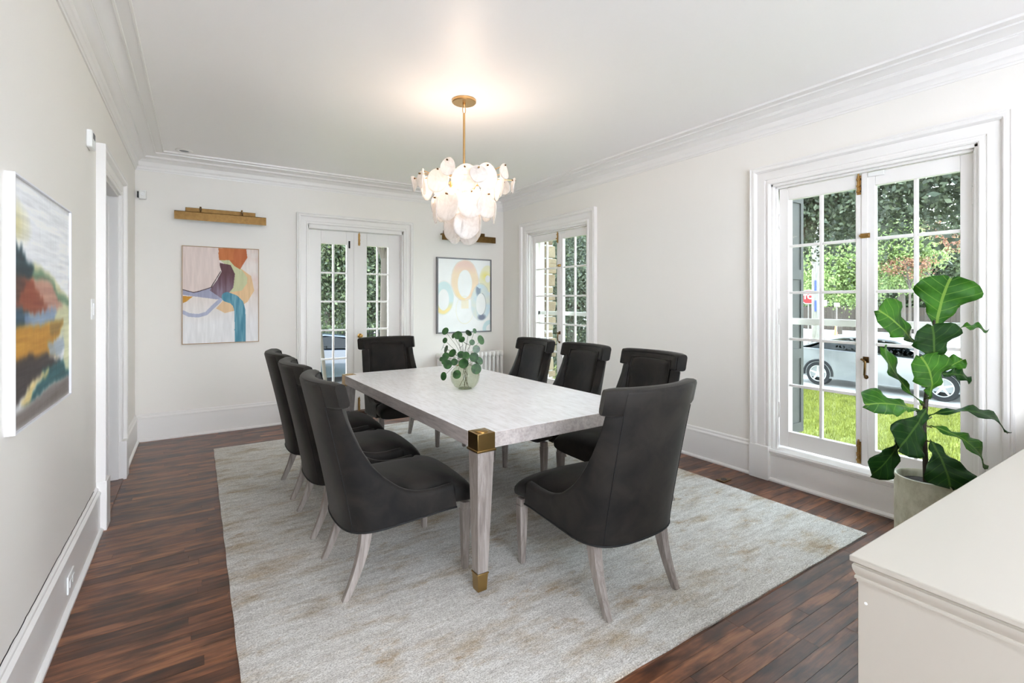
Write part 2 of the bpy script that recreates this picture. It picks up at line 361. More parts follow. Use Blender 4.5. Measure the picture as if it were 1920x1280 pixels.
# ------------------------------------------------------------------ casings, windows, doors
casing = [(0, 0), (0, .018), (.008, .024), (.020, .024), (.024, .014), (.036, .014), (.040, .020), (.095, .022), (.100, .020), (.104, .036), (.112, .044), (.128, .046), (.136, .040), (.142, .046), (.150, .046), (.150, 0)]
mpR = lambda u, v, w: (XR - w, u, v)          # u = y, v = z, w = out of the right wall
mpB = lambda u, v, w: (u, YB - w, v)
mpL = lambda u, v, w: (XL + w, u, v)
def casing_build(name, u0, u1, v0, v1, mp, parent, flip, width=1.0):
    pr = [(-a * width if flip else a * width, b_) for a, b_ in casing]
    path = [(u0, v0), (u0, v1), (u1, v1), (u1, v0)]
    o = MB().sweep(pr, path, mp).build(name, M['trim'], parent, smooth=32)
    return o
def bolt(parent, c, nrm, length, name='slide_bolt', up=-1):
    # small brass surface bolt; nrm 'x' mounted on the window wall or 'y' on the end wall
    b = MB(); k = .006
    q = (lambda a, d, h: (c[0] - d, c[1] + a, c[2] + h)) if nrm == 'x' else (lambda a, d, h: (c[0] + a, c[1] - d, c[2] + h))
    b.loft([[q(-.012, 0, 0), q(.012, 0, 0), q(.012, .004, 0), q(-.012, .004, 0)], [q(-.012, 0, up * length), q(.012, 0, up * length), q(.012, .004, up * length), q(-.012, .004, up * length)]])
    b.tube([q(0, .010, -up * .015), q(0, .010, up * length * .9)], .0055, 8)
    for t in (.15, .5, .8): b.loft([[q(-.013, .002, up * length * t), q(.013, .002, up * length * t), q(.011, .018, up * length * t), q(-.011, .018, up * length * t)], [q(-.013, .002, up * (length * t + .012)), q(.013, .002, up * (length * t + .012)), q(.011, .018, up * (length * t + .012)), q(-.011, .018, up * (length * t + .012))]])
    b.tube([q(0, .012, up * length * .6), q(0, .032, up * length * .6)], .006, 8)
    return b.build(name, M['brass'], parent, smooth=40)
def sash(parent, mp, u0, u1, z0, z1, gl0, gl1, split, gz0, gz1, rows, w0, w1, name='sash', mirror=False):
    # mp(u, z, depth); frame from depth w0 to w1
    b = MB()
    def bx(a0, a1, c0, c1, d0, d1): b.loft([[mp(a0, c0, d), mp(a1, c0, d), mp(a1, c1, d), mp(a0, c1, d)] for d in (d0, d1)])
    bx(u0, gl0, z0, z1, w0, w1); bx(gl1, u1, z0, z1, w0, w1); bx(gl0, gl1, z0, gz0, w0, w1); bx(gl0, gl1, gz1, z1, w0, w1)
    fr = b.build(name, M['trim'], parent, bevel=.004)
    mid = (w0 + w1) / 2; h = (gz1 - gz0) / rows
    def bar(a0, a1, c0, c1):
        q = MB(); q.loft([[mp(a0, c0, d), mp(a1, c0, d), mp(a1, c1, d), mp(a0, c1, d)] for d in (mid - .013, mid + .013)]); return q.build('muntin', M['trim'], fr, bevel=.003)
    t = .0105
    bar(split - t, split + t, gz0, gz1)
    for r in range(1, rows):
        for a0, a1 in ((gl0, split - t), (split + t, gl1)): bar(a0, a1, gz0 + r * h - t, gz0 + r * h + t)
    for r in range(rows):
        for a0, a1 in ((gl0 - .004, split), (split, gl1 + .004)):
            q = MB(); q.loft([[mp(a0, gz0 + r * h, d), mp(a1, gz0 + r * h, d), mp(a1, gz0 + (r + 1) * h, d), mp(a0, gz0 + (r + 1) * h, d)] for d in (mid - .002, mid + .002)])
            q.build('pane', M['glass'], fr)
    return fr
def make_window(name, y0, y1, label):
    w = empty(name, (0, 0, 0)); S(w, label, 'window')
    casing_build('casing', y0, y1, .262, WZ1, mpR, w, False)
    for s_, ya in ((-1, y0), (1, y1)):          # plinth blocks
        lo, hi = (ya - .153, ya + .002) if s_ < 0 else (ya - .002, ya + .153)
        MB().box(XR - .050, XR, lo, hi, 0, .262).build('plinth_block', M['trim'], w, bevel=.003)
    # deep jamb lining
    b = MB(); jd = .20
    b.box(XR - .002, XR + jd, y0 - .001, y0 + .020, WZ0, WZ1).box(XR - .002, XR + jd, y1 - .020, y1 + .001, WZ0, WZ1).box(XR - .002, XR + jd, y0, y1, WZ1 - .020, WZ1 + .001)
    b.box(XR + .028, XR + .055, y0 + .02, y0 + .032, WZ0, WZ1 - .02).box(XR + .028, XR + .055, y1 - .032, y1 - .02, WZ0, WZ1 - .02).box(XR + .028, XR + .055, y0 + .02, y1 - .02, WZ1 - .035, WZ1 - .02)
    b.build('jamb', M['trim'], w, bevel=.003)
    # stool, apron and base under the window
    b = MB(); ap = [(0, 0), (.037, 0), (.037, .012), (.030, .020), (.020, .024), (.012, .024), (.012, .196), (.018, .200), (.018, .210), (.030, .216), (.034, .232), (.028, .246), (-.21, .256), (-.21, 0)]
    b.sweep(ap, [(XR, y0 - .0), (XR, y1 + .0)], P3); b.build('sill_board', M['trim'], w, smooth=32)
    # two casements
    zs0, zs1, g0, g1 = .272, WZ1 - .036, .392, 2.178; yc = (y0 + y1) / 2 - .015
    mp = lambda u, z, d: (XR + .055 + d, u, z)
    sl = sash(w, mp, yc + .003, y1 - .036, zs0, zs1, yc + .058, y1 - .105, (yc + .058 + y1 - .105) / 2, g0, g1, 5, 0, .042)
    sr = sash(w, mp, y0 + .036, yc - .003, zs0, zs1, y0 + .096, yc - .058, (yc - .058 + y0 + .096) / 2, g0, g1, 5, 0, .042)
    MB().box(XR + .048, XR + .056, yc - .018, yc + .020, zs0, zs1).build('astragal', M['trim'], sr, bevel=.003)
    bolt(sl, (XR + .055, yc + .036, zs1 - .012), 'x', .13); bolt(sl, (XR + .055, yc + .036, zs0 + .16), 'x', .15)
    hd = MB(); cx, hy, hz = XR + .048, yc - .004, 1.00
    hd.box(cx - .006, cx, hy - .022, hy + .012, hz - .02, hz + .02).tube([(cx - .004, hy, hz), (cx - .03, hy, hz)], .008, 8).tube([(cx - .03, hy + .015, hz + .004), (cx - .032, hy - .01, hz - .01), (cx - .04, hy - .012, hz - .06), (cx - .03, hy - .006, hz - .1), (cx - .012, hy - .006, hz - .118)], .007, 8)
    hd.lathe([(0, -.006), (.014, -.005), (.014, 0), (0, 0)], 12, (cx, hy - .006, hz - .118), 'x'); hd.build('handle', M['brass_dark'], sr, smooth=45)
    lt = MB(); lz = 1.845; lt.box(cx - .006, cx, hy - .028, hy + .028, lz - .016, lz + .016).tube([(cx - .014, hy - .026, lz), (cx - .014, hy + .03, lz)], .007, 8).tube([(cx - .004, hy, lz), (cx - .026, hy, lz)], .006, 8); lt.build('latch', M['brass'], sr, smooth=45)
    MB().box(XR + .04, XR + .055, yc - .115, yc - .02, zs1 - .034, zs1 - .004).build('sensor', M['plastic'], sr, bevel=.004)
    MB().box(XR + .022, XR + .034, yc - .09, yc - .02, zs1 + .006, zs1 + .016).build('sensor_magnet', M['plastic'], sr, bevel=.003)
    for z in (.55, 1.28, 2.02):
        for s_, yy in ((1, y1 - .036), (-1, y0 + .036)):
            q = MB(); q.tube([(XR + .050, yy, z - .05), (XR + .050, yy, z + .05)], .007, 8)
            for zz in (-.056, .056): q.lathe([(0, -.006), (.006, -.003), (.006, .003), (0, .006)], 8, (XR + .050, yy, z + zz))
            q.build('hinge', M['trim'], sl if s_ > 0 else sr, smooth=45)
    # storm window outside
    X0 = XR + .155; b = MB(); a0, a1 = y0 + .02, y1 - .02
    for (p, q, r_, t_) in ((a0, a0 + .05, .28, 2.30), (a1 - .05, a1, .28, 2.30), (a0, a1, .28, .34), (a0, a1, 2.22, 2.30), (a0, a1, 1.215, 1.265)): b.box(X0, X0 + .03, p, q, r_, t_)
    st = b.build('storm_sash', M['trim'], w, bevel=.004)
    for z0, z1 in ((.34, 1.215), (1.265, 2.22)): MB().box(X0 + .012, X0 + .016, a0 + .05, a1 - .05, z0, z1).build('pane', M['glass'], st)
    b = MB(); b.box(XR + .19, XO + .05, y0 - .03, y1 + .03, WZ0 - .06, WZ0 + .03); b.build('outer_sill', M['trim'], w)
    return w
make_window('window_1', W1Y0, W1Y1, 'tall white casement window behind the far right chairs')
make_window('window_2', W2Y0, W2Y1, 'tall white casement window behind the fiddle leaf fig')
# garden doors
d1 = S(empty('door_1'), 'white french doors with glazed panes in the end wall', 'door')
casing_build('casing', DX0, DX1, .0, DZ1, mpB, d1, False, .82)
b = MB(); b.box(DX0 - .001, DX0 + .016, YB, YB + .2, 0, DZ1).box(DX1 - .016, DX1 + .001, YB, YB + .2, 0, DZ1).box(DX0, DX1, YB, YB + .2, DZ1 - .045, DZ1 + .001); b.build('jamb', M['trim'], d1, bevel=.003)
MB().box(DX0, DX1, YB + .0, YB + .27, -.01, .032).build('threshold', M['hall_floor'], d1, bevel=.004)
mpD = lambda u, z, d: (u, YB + .070 + d, z)
xm = 1.664
dl = sash(d1, mpD, DX0 + .017, xm - .003, .04, 2.25, 1.257, 1.556, 1.403, .345, 2.09, 5, 0, .045, 'leaf')
dr = sash(d1, mpD, xm + .003, DX1 - .017, .04, 2.25, 1.806, 2.082, 1.945, .345, 2.09, 5, 0, .045, 'leaf')
MB().box(xm - .02, xm + .006, YB + .062, YB + .072, .04, 2.25).build('astragal', M['trim'], dl, bevel=.003)
bolt(dr, (xm + .045, YB + .070, 2.24), 'y', .15); bolt(dr, (xm + .045, YB + .070, .19), 'y', .16)
for zz, rr in ((.965, .026), (.90, .022)):
    q = MB(); q.lathe([(0, 0), (rr + .004, 0), (rr + .004, .005), (rr * .5, .008), (rr * .4, .03), (rr * .9, .036), (rr, .046), (rr * .7, .056), (0, .058)] if rr > .024 else [(0, 0), (rr, 0), (rr, .008), (rr * .5, .012), (0, .012)], 16, (0, 0, 0))
    q.v = [(x_ + xm + .055, YB + .070 - z_, y_ + zz) for x_, y_, z_ in q.v]; q.build('knob' if rr > .024 else 'lock_cylinder', M['brass'], dr, smooth=40)
MB().box(xm - .085, xm - .065, YB + .062, YB + .071, 1.98 + .07, 2.07 + .07).build('keyhole_plate', M['black'], dl, bevel=.003)
for z in (.3, 1.25, 2.0):
    for o_, xx in ((dl, DX0 + .018), (dr, DX1 - .018)):
        MB().tube([(xx, YB + .066, z - .05), (xx, YB + .066, z + .05)], .007, 8).build('hinge', M['trim'], o_, smooth=45)
# doorway in the left wall, and the door standing open in the hall behind it
d2 = S(empty('door_2'), 'white doorway casing beside the landscape painting', 'door')
casing_build('casing', LY0, LY1, .30, LZ1, mpL, d2, False, .9)
for lo, hi in ((LY0 - .139, LY0 + .002), (LY1 - .002, LY1 + .139)): MB().box(XL, XL + .052, lo, hi, 0, .30).build('plinth_block', M['trim'], d2, bevel=.003)
b = MB(); b.box(XL - .15, XL + .001, LY0 - .001, LY0 + .016, 0, LZ1).box(XL - .15, XL + .001, LY1 - .016, LY1 + .001, 0, LZ1).box(XL - .15, XL + .001, LY0, LY1, LZ1 - .016, LZ1 + .001)
b.box(XL - .10, XL - .06, LY0 + .016, LY0 + .028, 0, LZ1).box(XL - .10, XL - .06, LY1 - .028, LY1 - .016, 0, LZ1); b.build('jamb', M['trim'], d2, bevel=.002)
MB().box(XL - .15, XL + .03, LY0, LY1, -.01, .010).build('threshold', M['floor'], d2, bevel=.004)
lf = MB().box(XL - .200, XL - .156, LY1 - .030, LY1 + .83, .012, LZ1 - .02).build('leaf', M['trim'], d2, bevel=.003)
for z0, z1 in ((.25, .95), (1.1, 2.0)): MB().box(XL - .206, XL - .199, LY1 + .10, LY1 + .70, z0, z1).build('panel', M['trim'], lf, bevel=.004)
MB().box(XL - .201, XL - .155, LY1 - .034, LY1 - .029, .012, .14).build('kick_plate', M['chrome'], lf, bevel=.001)
b = MB(); b.box(XL - 1.75, XL - 1.65, 2.6, YO, 0, HC).box(XL - 1.65, XL - .14, 2.5, 2.6, 0, HC).box(XL - 1.65, XL - .14, YO - .2, YO, 0, HC)
S(b.build('wall_hall', M['wall']), 'white hall wall glimpsed through the left doorway', 'wall')
S(MB().box(XL - 1.75, XL - .139, 2.5, YO, -.2, 0).build('floor_hall', M['hall_floor']), 'brown hall floor beyond the left doorway', 'floor')

# ------------------------------------------------------------------ rug
rz = .012
b = MB(); nx, ny = 60, 80
random.seed(8)
top = []
for j in range(ny + 1):
    for i in range(nx + 1):
        e = min(i, nx - i, j, ny - j)
        wx = .0015 * math.sin(j * .9) if i in (0, nx) else 0; wy = .0015 * math.sin(i * 1.1) if j in (0, ny) else 0
        top.append((RX0 + (RX1 - RX0) * i / nx + wx, RY0 + (RY1 - RY0) * j / ny + wy, rz - (.004 if e == 0 else 0)))
fs = [(j * (nx + 1) + i, j * (nx + 1) + i + 1, (j + 1) * (nx + 1) + i + 1, (j + 1) * (nx + 1) + i) for j in range(ny) for i in range(nx)]
n0 = len(top); rim = [i for i in range(nx + 1)] + [(j + 1) * (nx + 1) + nx for j in range(ny)] + [ny * (nx + 1) + i for i in range(nx - 1, -1, -1)] + [j * (nx + 1) for j in range(ny - 1, 0, -1)]
top += [(top[i][0], top[i][1], .0003) for i in rim]
for k in range(len(rim)): k2 = (k + 1) % len(rim); fs.append((rim[k], n0 + k, n0 + k2, rim[k2]))
b.add(top, fs)
tag(b.build('rug', M['rug'], smooth=40), 'large pale grey rug with faded tan patches under the dining set', 'rug')

# ------------------------------------------------------------------ dining table
TW, TL, TH, TT = 1.18, 2.33, .764, .075
tb = empty('dining_table', (1.12, 2.03, rz), R(1.45)); tag(tb, 'long whitewashed oak dining table with brass corner caps', 'table')
th = TH - rz; CB = .098
b = MB()
b.loft([[(CB, .0, z), (TW - CB, 0, z), (TW - CB, CB, z), (TW, CB, z), (TW, TL - CB, z), (TW - CB, TL - CB, z), (TW - CB, TL, z), (CB, TL, z), (CB, TL - CB, z), (0, TL - CB, z), (0, CB, z), (CB, CB, z)] for z in (th - TT, th)])
b.m = [1] * len(b.f); b.m[-1] = 0; b.build('tabletop', [M['oak_top'], M['oak_side_shaded']], tb, bevel=.002)
for sx in (0, 1):
    for sy in (0, 1):
        ox, oy = sx * TW, sy * TL; dx, dy = (1, -1)[sx], (1, -1)[sy]
        def rc(a0, a1, c0, c1): xs = sorted((ox + dx * a0, ox + dx * a1)); ys = sorted((oy + dy * c0, oy + dy * c1)); return (xs[0], xs[1], ys[0], ys[1])
        q = MB(); r_ = rc(.001, CB - .0005, .001, CB - .0005); q.box(*r_, th - TT - .004, th + .001); r_ = rc(-.004, CB + .004, -.004, CB + .004); q.box(*r_, th - TT - .013, th - TT - .0035)
        cp = q.build('corner_cap', M['brass_cap'], tb, bevel=.0015)
        MB().lathe([(0, 0), (.034, 0), (.034, .003), (.030, .005), (0, .0055)], 28, (ox + dx * CB / 2, oy + dy * CB / 2, th + .001)).build('disc', M['brass_cap'], cp, smooth=40)
        lg = MB().frustum(rc(.004, .060, .004, .060), .086, rc(.002, .094, .002, .094), th - TT - .012).build('leg', M['oak_leg'], tb, bevel=.002)
        q = MB(); q.frustum(rc(.0055, .054, .0055, .054), 0, rc(.0025, .059, .0025, .059), .078); q.box(*rc(.0, .063, .0, .063), .078, .086)
        q.build('foot_cap', M['brass_cap'], lg, bevel=.0012)

# ------------------------------------------------------------------ dining chairs (local: +y is the front, rear feet at y = 0)
def bez(p, t):
    a = (1 - t); return tuple(a ** 3 * p[0][k] + 3 * a * a * t * p[1][k] + 3 * a * t * t * p[2][k] + t ** 3 * p[3][k] for k in (0, 1))
poly = [bez(((0, 0), (.19, 0), (.270, .035), (.286, .17)), i / 40) for i in range(41)] + [(.286 + .010 * k / 16, .17 + .375 * k / 16) for k in range(1, 17)]
acc = [0]
for i in range(1, len(poly)): acc.append(acc[-1] + math.dist(poly[i], poly[i - 1]))
STOT = acc[-1]
def pth(s_):
    sg = -1 if s_ < 0 else 1; a = min(abs(s_), STOT); i = 0
    while i < len(acc) - 2 and acc[i + 1] < a: i += 1
    t = (a - acc[i]) / (acc[i + 1] - acc[i]); p, q = poly[i], poly[i + 1]
    x_, y_ = p[0] + (q[0] - p[0]) * t, p[1] + (q[1] - p[1]) * t
    j, k = max(i - 1, 0), min(i + 2, len(poly) - 1); dx, dy = poly[k][0] - poly[j][0], poly[k][1] - poly[j][1]; L = math.hypot(dx, dy)
    if a < 1e-6: dx, dy, L = 1, 0, 1
    return sg * x_, y_, sg * -dy / L * 1.0, dx / L     # inward normal (pointing to the seat)
def lean(z): return -.150 * (max(z - .31, 0) / .71) ** 1.15 + .012
SE = .302                                             # where the back's upright edge runs
ZY = [.08, .096, .110, .125, .148, .177, .215, .267, .30, .34, .39, .46, .52, .545]; ZZ = [.908, .885, .808, .737, .668, .608, .552, .500, .477, .459, .449, .449, .456, .456]
def ztop(s_):
    a = abs(s_)
    if a <= .2225: return 1.014
    if a <= SE: return .908
    return float(np.interp(pth(a)[1], ZY, ZZ))
def make_chair():
    root = empty('dining_chair')
    # upholstered shell: back and sweeping arms
    half = [.222 * k / 8 for k in range(9)] + [.2265, .25, .28, SE] + [SE + (STOT - SE) * (k / 22) ** 1.5 for k in range(1, 23)]
    cols = [-a for a in half[:0:-1]] + half; NZ = 12; rings = []
    for s_ in cols:
        x_, y_, nx_, ny_ = pth(s_); zt, zb = ztop(s_), .300 + .036 * min(1, max(0, y_ / .5)); th_ = .066 - .022 * min(1, max(0, (abs(s_) - SE) / .2)); ring = []
        def P(off, z, lz=None):
            return (x_ + nx_ * off, y_ + ny_ * off + lean(z if lz is None else lz), z)
        for k in range(NZ): z = zb + (zt - .018 - zb) * k / (NZ - 1); ring.append(P(0, z))
        ring += [P(.006, zt - .006), P(th_ * .3, zt), P(th_ * .7, zt), P(th_ - .006, zt - .006)]
        for k in range(NZ - 1, -1, -1): z = zb + (zt - .018 - zb) * k / (NZ - 1); ring.append(P(th_, z))
        rings.append(ring)
    sh = MB().loft(rings).build('shell', M['velvet'], root, smooth=50)
    # seams on the outside of the shell
    for sg in (-1, 1):
        pts = []
        for k in range(14):
            z = .306 + (.905 - .306) * k / 13; x_, y_, nx_, ny_ = pth(sg * .222); pts.append((x_ - nx_ * .0004, y_ - ny_ * .0004 + lean(z), z))
        MB().tube(pts, .0026, 6).build('seam', M['piping'], sh, smooth=60)
    pts = []
    for k in range(-24, 25):
        s_ = STOT * k / 24; x_, y_, nx_, ny_ = pth(s_); z = .300 + .036 * min(1, max(0, y_ / .5)); pts.append((x_ - nx_ * .001, y_ - ny_ * .001 + lean(z), z + .002))
    MB().tube(pts, .0045, 6).build('welt', M['piping'], sh, smooth=60)
    # wide top rail, T-shaped with the back
    Rr = .60; rings = []; HW = .302
    for k in range(-14, 15):
        x_ = HW * k / 14; en = max(0, (abs(k) - 12.4) / 1.6); y_ = Rr - math.sqrt(Rr * Rr - x_ * x_); nx_, ny_ = -x_ / Rr, math.sqrt(1 - (x_ / Rr) ** 2); ring = []
        z0, z1, t_ = .898 + .006 * en, 1.020 - .006 * en, .074 - .006 * en; o0 = .001 + .003 * en; r_ = .014
        sec = [(o0, z0 + r_), (o0, z1 - r_ * 1.4), (o0 + r_ * .4, z1 - r_ * .4), (o0 + r_ * 1.4, z1), (t_ - r_ * 1.6, z1), (t_ - r_ * .5, z1 - r_ * .5), (t_, z1 - r_ * 1.6), (t_, z0 + r_ * 1.4), (t_ - r_ * .4, z0 + r_ * .4), (t_ - r_ * 1.4, z0), (o0 + r_ * 1.2, z0), (o0 + r_ * .3, z0 + r_ * .3)]
        for off, z in sec: ring.append((x_ + nx_ * off, y_ + ny_ * off + lean(z), z))
        rings.append(ring)
    rl = MB().loft(rings).build('top_rail', M['velvet'], root, smooth=50)
    # padded inner back with piping
    rings = []; edge = []
    NK, NW = 16, 20
    def padpt(k, w, lift):
        z = .44 + (.968 - .44) * k / NK; hw = .222 - .014 * (k / NK); x_ = hw * w; y_ = Rr - math.sqrt(Rr * Rr - x_ * x_); nx_, ny_ = -x_ / Rr, math.sqrt(1 - (x_ / Rr) ** 2)
        off = .060 + lift; return (x_ + nx_ * off, y_ + ny_ * off + lean(z), z)
    g = MB(); vs = []; fs_ = []
    for k in range(NK + 1):
        for j in range(NW + 1):
            w = -1 + 2 * j / NW; ez = min(1, (NK - k) / NK * 9); ew = min(1, (1 - abs(w)) * 7)
            vs.append(padpt(k, w, .004 + .022 * math.sqrt(max(0, ez * ew)) + .012 * (1 - w * w)))
    for k in range(NK):
        for j in range(NW): a = k * (NW + 1) + j; fs_.append((a, a + 1, a + NW + 2, a + NW + 1))
    g.add(vs, fs_); pad = g.build('back_pad', M['velvet'], root, smooth=60)
    so = pad.modifiers.new('thick', 'SOLIDIFY'); so.thickness = .02; so.offset = -1
    ed = [padpt(k, -1, .017) for k in range(4, NK + 1)] + [padpt(NK, -1 + 2 * j / NW, .017) for j in range(1, NW)] + [padpt(k, 1, .017) for k in range(NK, 3, -1)]
    MB().tube(ed, .004, 6).build('piping', M['velvet'], pad, smooth=60)
    # T-shaped welt on the front of the rail
    tw = []
    for x_, z in [(-.232, .80), (-.235, .86), (-.238, .912), (-.262, .912), (-.286, .914), (-.288, .96), (-.286, 1.0)] + [(-.286 + .572 * k / 16, 1.003) for k in range(1, 16)] + [(.286, 1.0), (.288, .96), (.286, .914), (.262, .912), (.238, .912), (.235, .86), (.232, .80)]:
        y_ = Rr - math.sqrt(Rr * Rr - x_ * x_); nx_, ny_ = -x_ / Rr, math.sqrt(1 - (x_ / Rr) ** 2); off = .0745 if z > .9 else .066; tw.append((x_ + nx_ * off, y_ + ny_ * off + lean(z), z))
    MB().tube(tw, .0034, 6).build('piping', M['piping'], rl, smooth=60)
    # seat cushion
    st = []
    for k in range(26):
        u = k / 25; y_ = .095 + .565 * u; e = 1.0
        if u > .92: e = math.sqrt(max(0, 1 - ((u - .92) / .08) ** 2)) * .12 + .88
        if u < .06: e = .9
        sm = min(1, max(0, (y_ - .515) / .03)); sm = sm * sm * (3 - 2 * sm)
        w_ = (.244 + .052 * sm - .055 * max(0, (.21 - y_) / .115) ** 1.5) * (1 - .02 * (1 - e) / .12); zb = .322 + .01 * sm
        zt = .478 - .050 * max(0, (y_ - .44) / .22) ** 2.2 - (1 - e) * .10
        zc, h_ = (zt + zb) / 2, (zt - zb) / 2; ring = []
        for q in range(28):
            a = 2 * math.pi * q / 28; cx, sx = math.cos(a), math.sin(a)
            px_ = math.copysign(abs(cx) ** .55, cx); pz_ = math.copysign(abs(sx) ** .55, sx)
            cr = .014 * (1 - px_ * px_) if pz_ > 0 else 0
            ring.append((w_ * px_, y_, zc + h_ * pz_ + cr))
        st.append(ring)
    MB().loft(st).build('seat', M['velvet'], root, smooth=55)
    # legs
    for sg in (-1, 1):
        q = MB(); xo, yo = sg * .272, .612
        q.frustum((xo - .014, xo + .014, yo - .014, yo + .014), 0, (xo - .024, xo + .024, yo - .024, yo + .024), .310)
        q.box(xo - .021, xo + .021, yo - .021, yo + .021, .3095, .345); q.build('leg', M['oak_leg'], root, bevel=.002)
        rings = []
        for k in range(13):
            t = k / 12; z = .318 * t; w_ = .0145 + .011 * t; yc_ = .016 + .096 * (1 - (1 - t) ** 1.7); dx = .004 * (1 - t); wy = .015 + .012 * t
            rings.append([(sg * (.218 + dx) + a * w_, yc_ + c_ * wy, z) for a, c_ in ((-1, -1), (1, -1), (1, 1), (-1, 1))])
        MB().loft(rings).build('leg', M['oak_leg'], root, smooth=40, bevel=.002)
    return root
proto = make_chair()
spots = [((1.724, 1.535), 0, 'dark grey velvet dining chair at the near end of the table, back to us'),
         ((1.654, 4.895), 180, 'dark grey velvet dining chair at the far end of the table by the french doors'),
         ((.563, 2.54), -90, 'dark grey velvet dining chair on the left side of the table, nearest the camera'),
         ((.556, 3.256), -90, 'dark grey velvet dining chair on the left side of the table, middle of three'),
         ((.550, 3.932), -90, 'dark grey velvet dining chair on the left side of the table, farthest of three'),
         ((2.80, 2.47), 90, 'dark grey velvet dining chair on the window side, directly behind the near end chair'),
         ((2.775, 3.18), 90, 'dark grey velvet dining chair on the window side, middle of three'),
         ((2.76, 3.894), 90, 'dark grey velvet dining chair on the window side, nearest the radiator')]
for i, ((x, y), a, lab) in enumerate(spots):
    o = proto if i == 0 else copy_tree(proto)
    o.location = (x, y, rz); o.rotation_euler = (0, 0, R(a)); tag(o, lab, 'chair', 'dining chairs around the table')

# ------------------------------------------------------------------ chandelier
random.seed(21)
CX, CY = 1.648, 3.194
ch = empty('chandelier', (CX, CY, 1.83)); tag(ch, 'tiered chandelier of frosted white glass discs over the table', 'chandelier')
zo = -1.83
MB().lathe([(0, HC - .001), (.088, HC - .001), (.088, HC - .016), (.082, HC - .022), (0, HC - .024)], 40, (0, 0, zo)).build('canopy', M['gold'], ch, smooth=35)
b = MB(); b.lathe([(.008, HC - .022), (.012, HC - .03), (.008, HC - .045), (0, HC - .046)], 16, (0, 0, zo))
pts = [(.012 * math.cos(a), 0, HC - .072 + zo + .028 * math.sin(a)) for a in [2 * math.pi * k / 16 for k in range(17)]]; b.tube(pts, .0028, 6, False); b.build('chain_link', M['gold'], ch, smooth=50)
MB().tube([(0, 0, HC - .096 + zo), (0, 0, 2.34 + zo), (0, 0, 2.05 + zo)], .0085, 12).build('rod', M['gold'], ch, smooth=50)
b = MB(); b.lathe([(0, 2.36), (.02, 2.355), (.02, 2.30), (.034, 2.295), (.034, 2.26), (.018, 2.255), (.018, 2.02), (.03, 2.01), (.03, 1.98), (0, 1.97)], 20, (0, 0, zo)); b.build('hub', M['gold'], ch, smooth=40)
for zr, rr in ((2.285, .16), (2.13, .12)):
    b = MB(); b.tube([(rr * math.cos(2 * math.pi * k / 28), rr * math.sin(2 * math.pi * k / 28), zr + zo) for k in range(29)], .006, 6, False)
    for k in range(4): a = k * math.pi / 2; b.tube([(0, 0, zr + zo), (rr * math.cos(a), rr * math.sin(a), zr + zo)], .005, 6)
    b.build('ring', M['gold'], ch, smooth=60)
def disc_mesh(rad, seed):
    rnd = random.Random(seed); ph = [rnd.random() * 6.28 for _ in range(4)]; rings = []; n = 26
    def rim_(a): return rad * (1 + .035 * math.sin(2 * a + ph[0]) + .02 * math.sin(3 * a + ph[1]))
    for f_, t_ in ((0.001, .006), (.45, .007), (.85, .006), (.97, .0045), (1, 0), (.97, -.0045), (.85, -.005), (.45, -.006), (0.001, -.006)):
        rings.append([(rim_(a) * f_ * math.cos(a), t_ + .006 * f_ * math.sin(2 * a + ph[2]), rim_(a) * f_ * math.sin(a)) for a in [2 * math.pi * k / n for k in range(n)]])
    b = MB(); b.loft(rings); return b
tiers = [(10, .362, 2.355 - .02, .056, .10), (10, .285, 2.335, .090, .44), (9, .205, 2.175, .098, .2), (5, .098, 2.05, .100, .75)]
arms_z = [2.30, 2.29, 2.145, 2.0]
for ti, (n, rad, ztop_, dr_, ph0) in enumerate(tiers):
    proto_d = None
    for k in range(n):
        a = ph0 + 2 * math.pi * k / n + random.uniform(-.08, .08); rr = rad + random.uniform(-.012, .012); zt = ztop_ + random.uniform(-.022, .022) - (.02 if ti == 0 and k % 2 else 0)
        pin = Vector((rr * math.cos(a), rr * math.sin(a), zt - .02 + zo))
        dd = disc_mesh(dr_ * random.uniform(.94, 1.06), ti * 50 + k).build('glass_disc', M['alabaster'], ch, smooth=60)
        tilt = random.uniform(-.05, .09)
        dd.location = pin + Vector((0, 0, -dr_ + .016)); dd.rotation_euler = (tilt, random.uniform(-.1, .1), a + math.pi / 2 + random.uniform(-.25, .25))
        q = MB(); q.lathe([(0, -.016), (.006, -.016), (.006, .012), (0, .012)], 10, (0, 0, dr_ - .016), 'y'); q.build('pin', M['brass_dark'], dd, smooth=40)
        r0 = {0: .16, 1: .16, 2: .12, 3: .03}[ti]
        MB().tube([(r0 * math.cos(a), r0 * math.sin(a), arms_z[ti] + zo), (pin.x * .98, pin.y * .98, pin.z)], .0032, 6).build('arm', M['gold'], ch, smooth=60)
for k in range(6):
    a = k * math.pi / 3 + .3; p = (.10 * math.cos(a), .10 * math.sin(a), 2.21 + zo)
    q = MB(); q.lathe([(0, -.036), (.014, -.030), (.019, -.012), (.015, .008), (.009, .022), (0, .024)], 14, p); bo = q.build('bulb', M['bulb'], ch, smooth=60)
    MB().tube([(p[0], p[1], p[2] + .022), (p[0], p[1], p[2] + .07)], .010, 8).build('socket', M['gold'], bo, smooth=60)
for k in range(4):
    a = k * math.pi / 2 + .5; ld = bpy.data.lights.new('bulb_light', 'POINT'); ld.energy = 1.25; ld.color = (1, .78, .62); ld.shadow_soft_size = .04
    lo = bpy.data.objects.new('bulb_light', ld); COL.objects.link(lo); lo.parent = ch; lo.location = (.06 * math.cos(a), .06 * math.sin(a), 2.33 + zo)

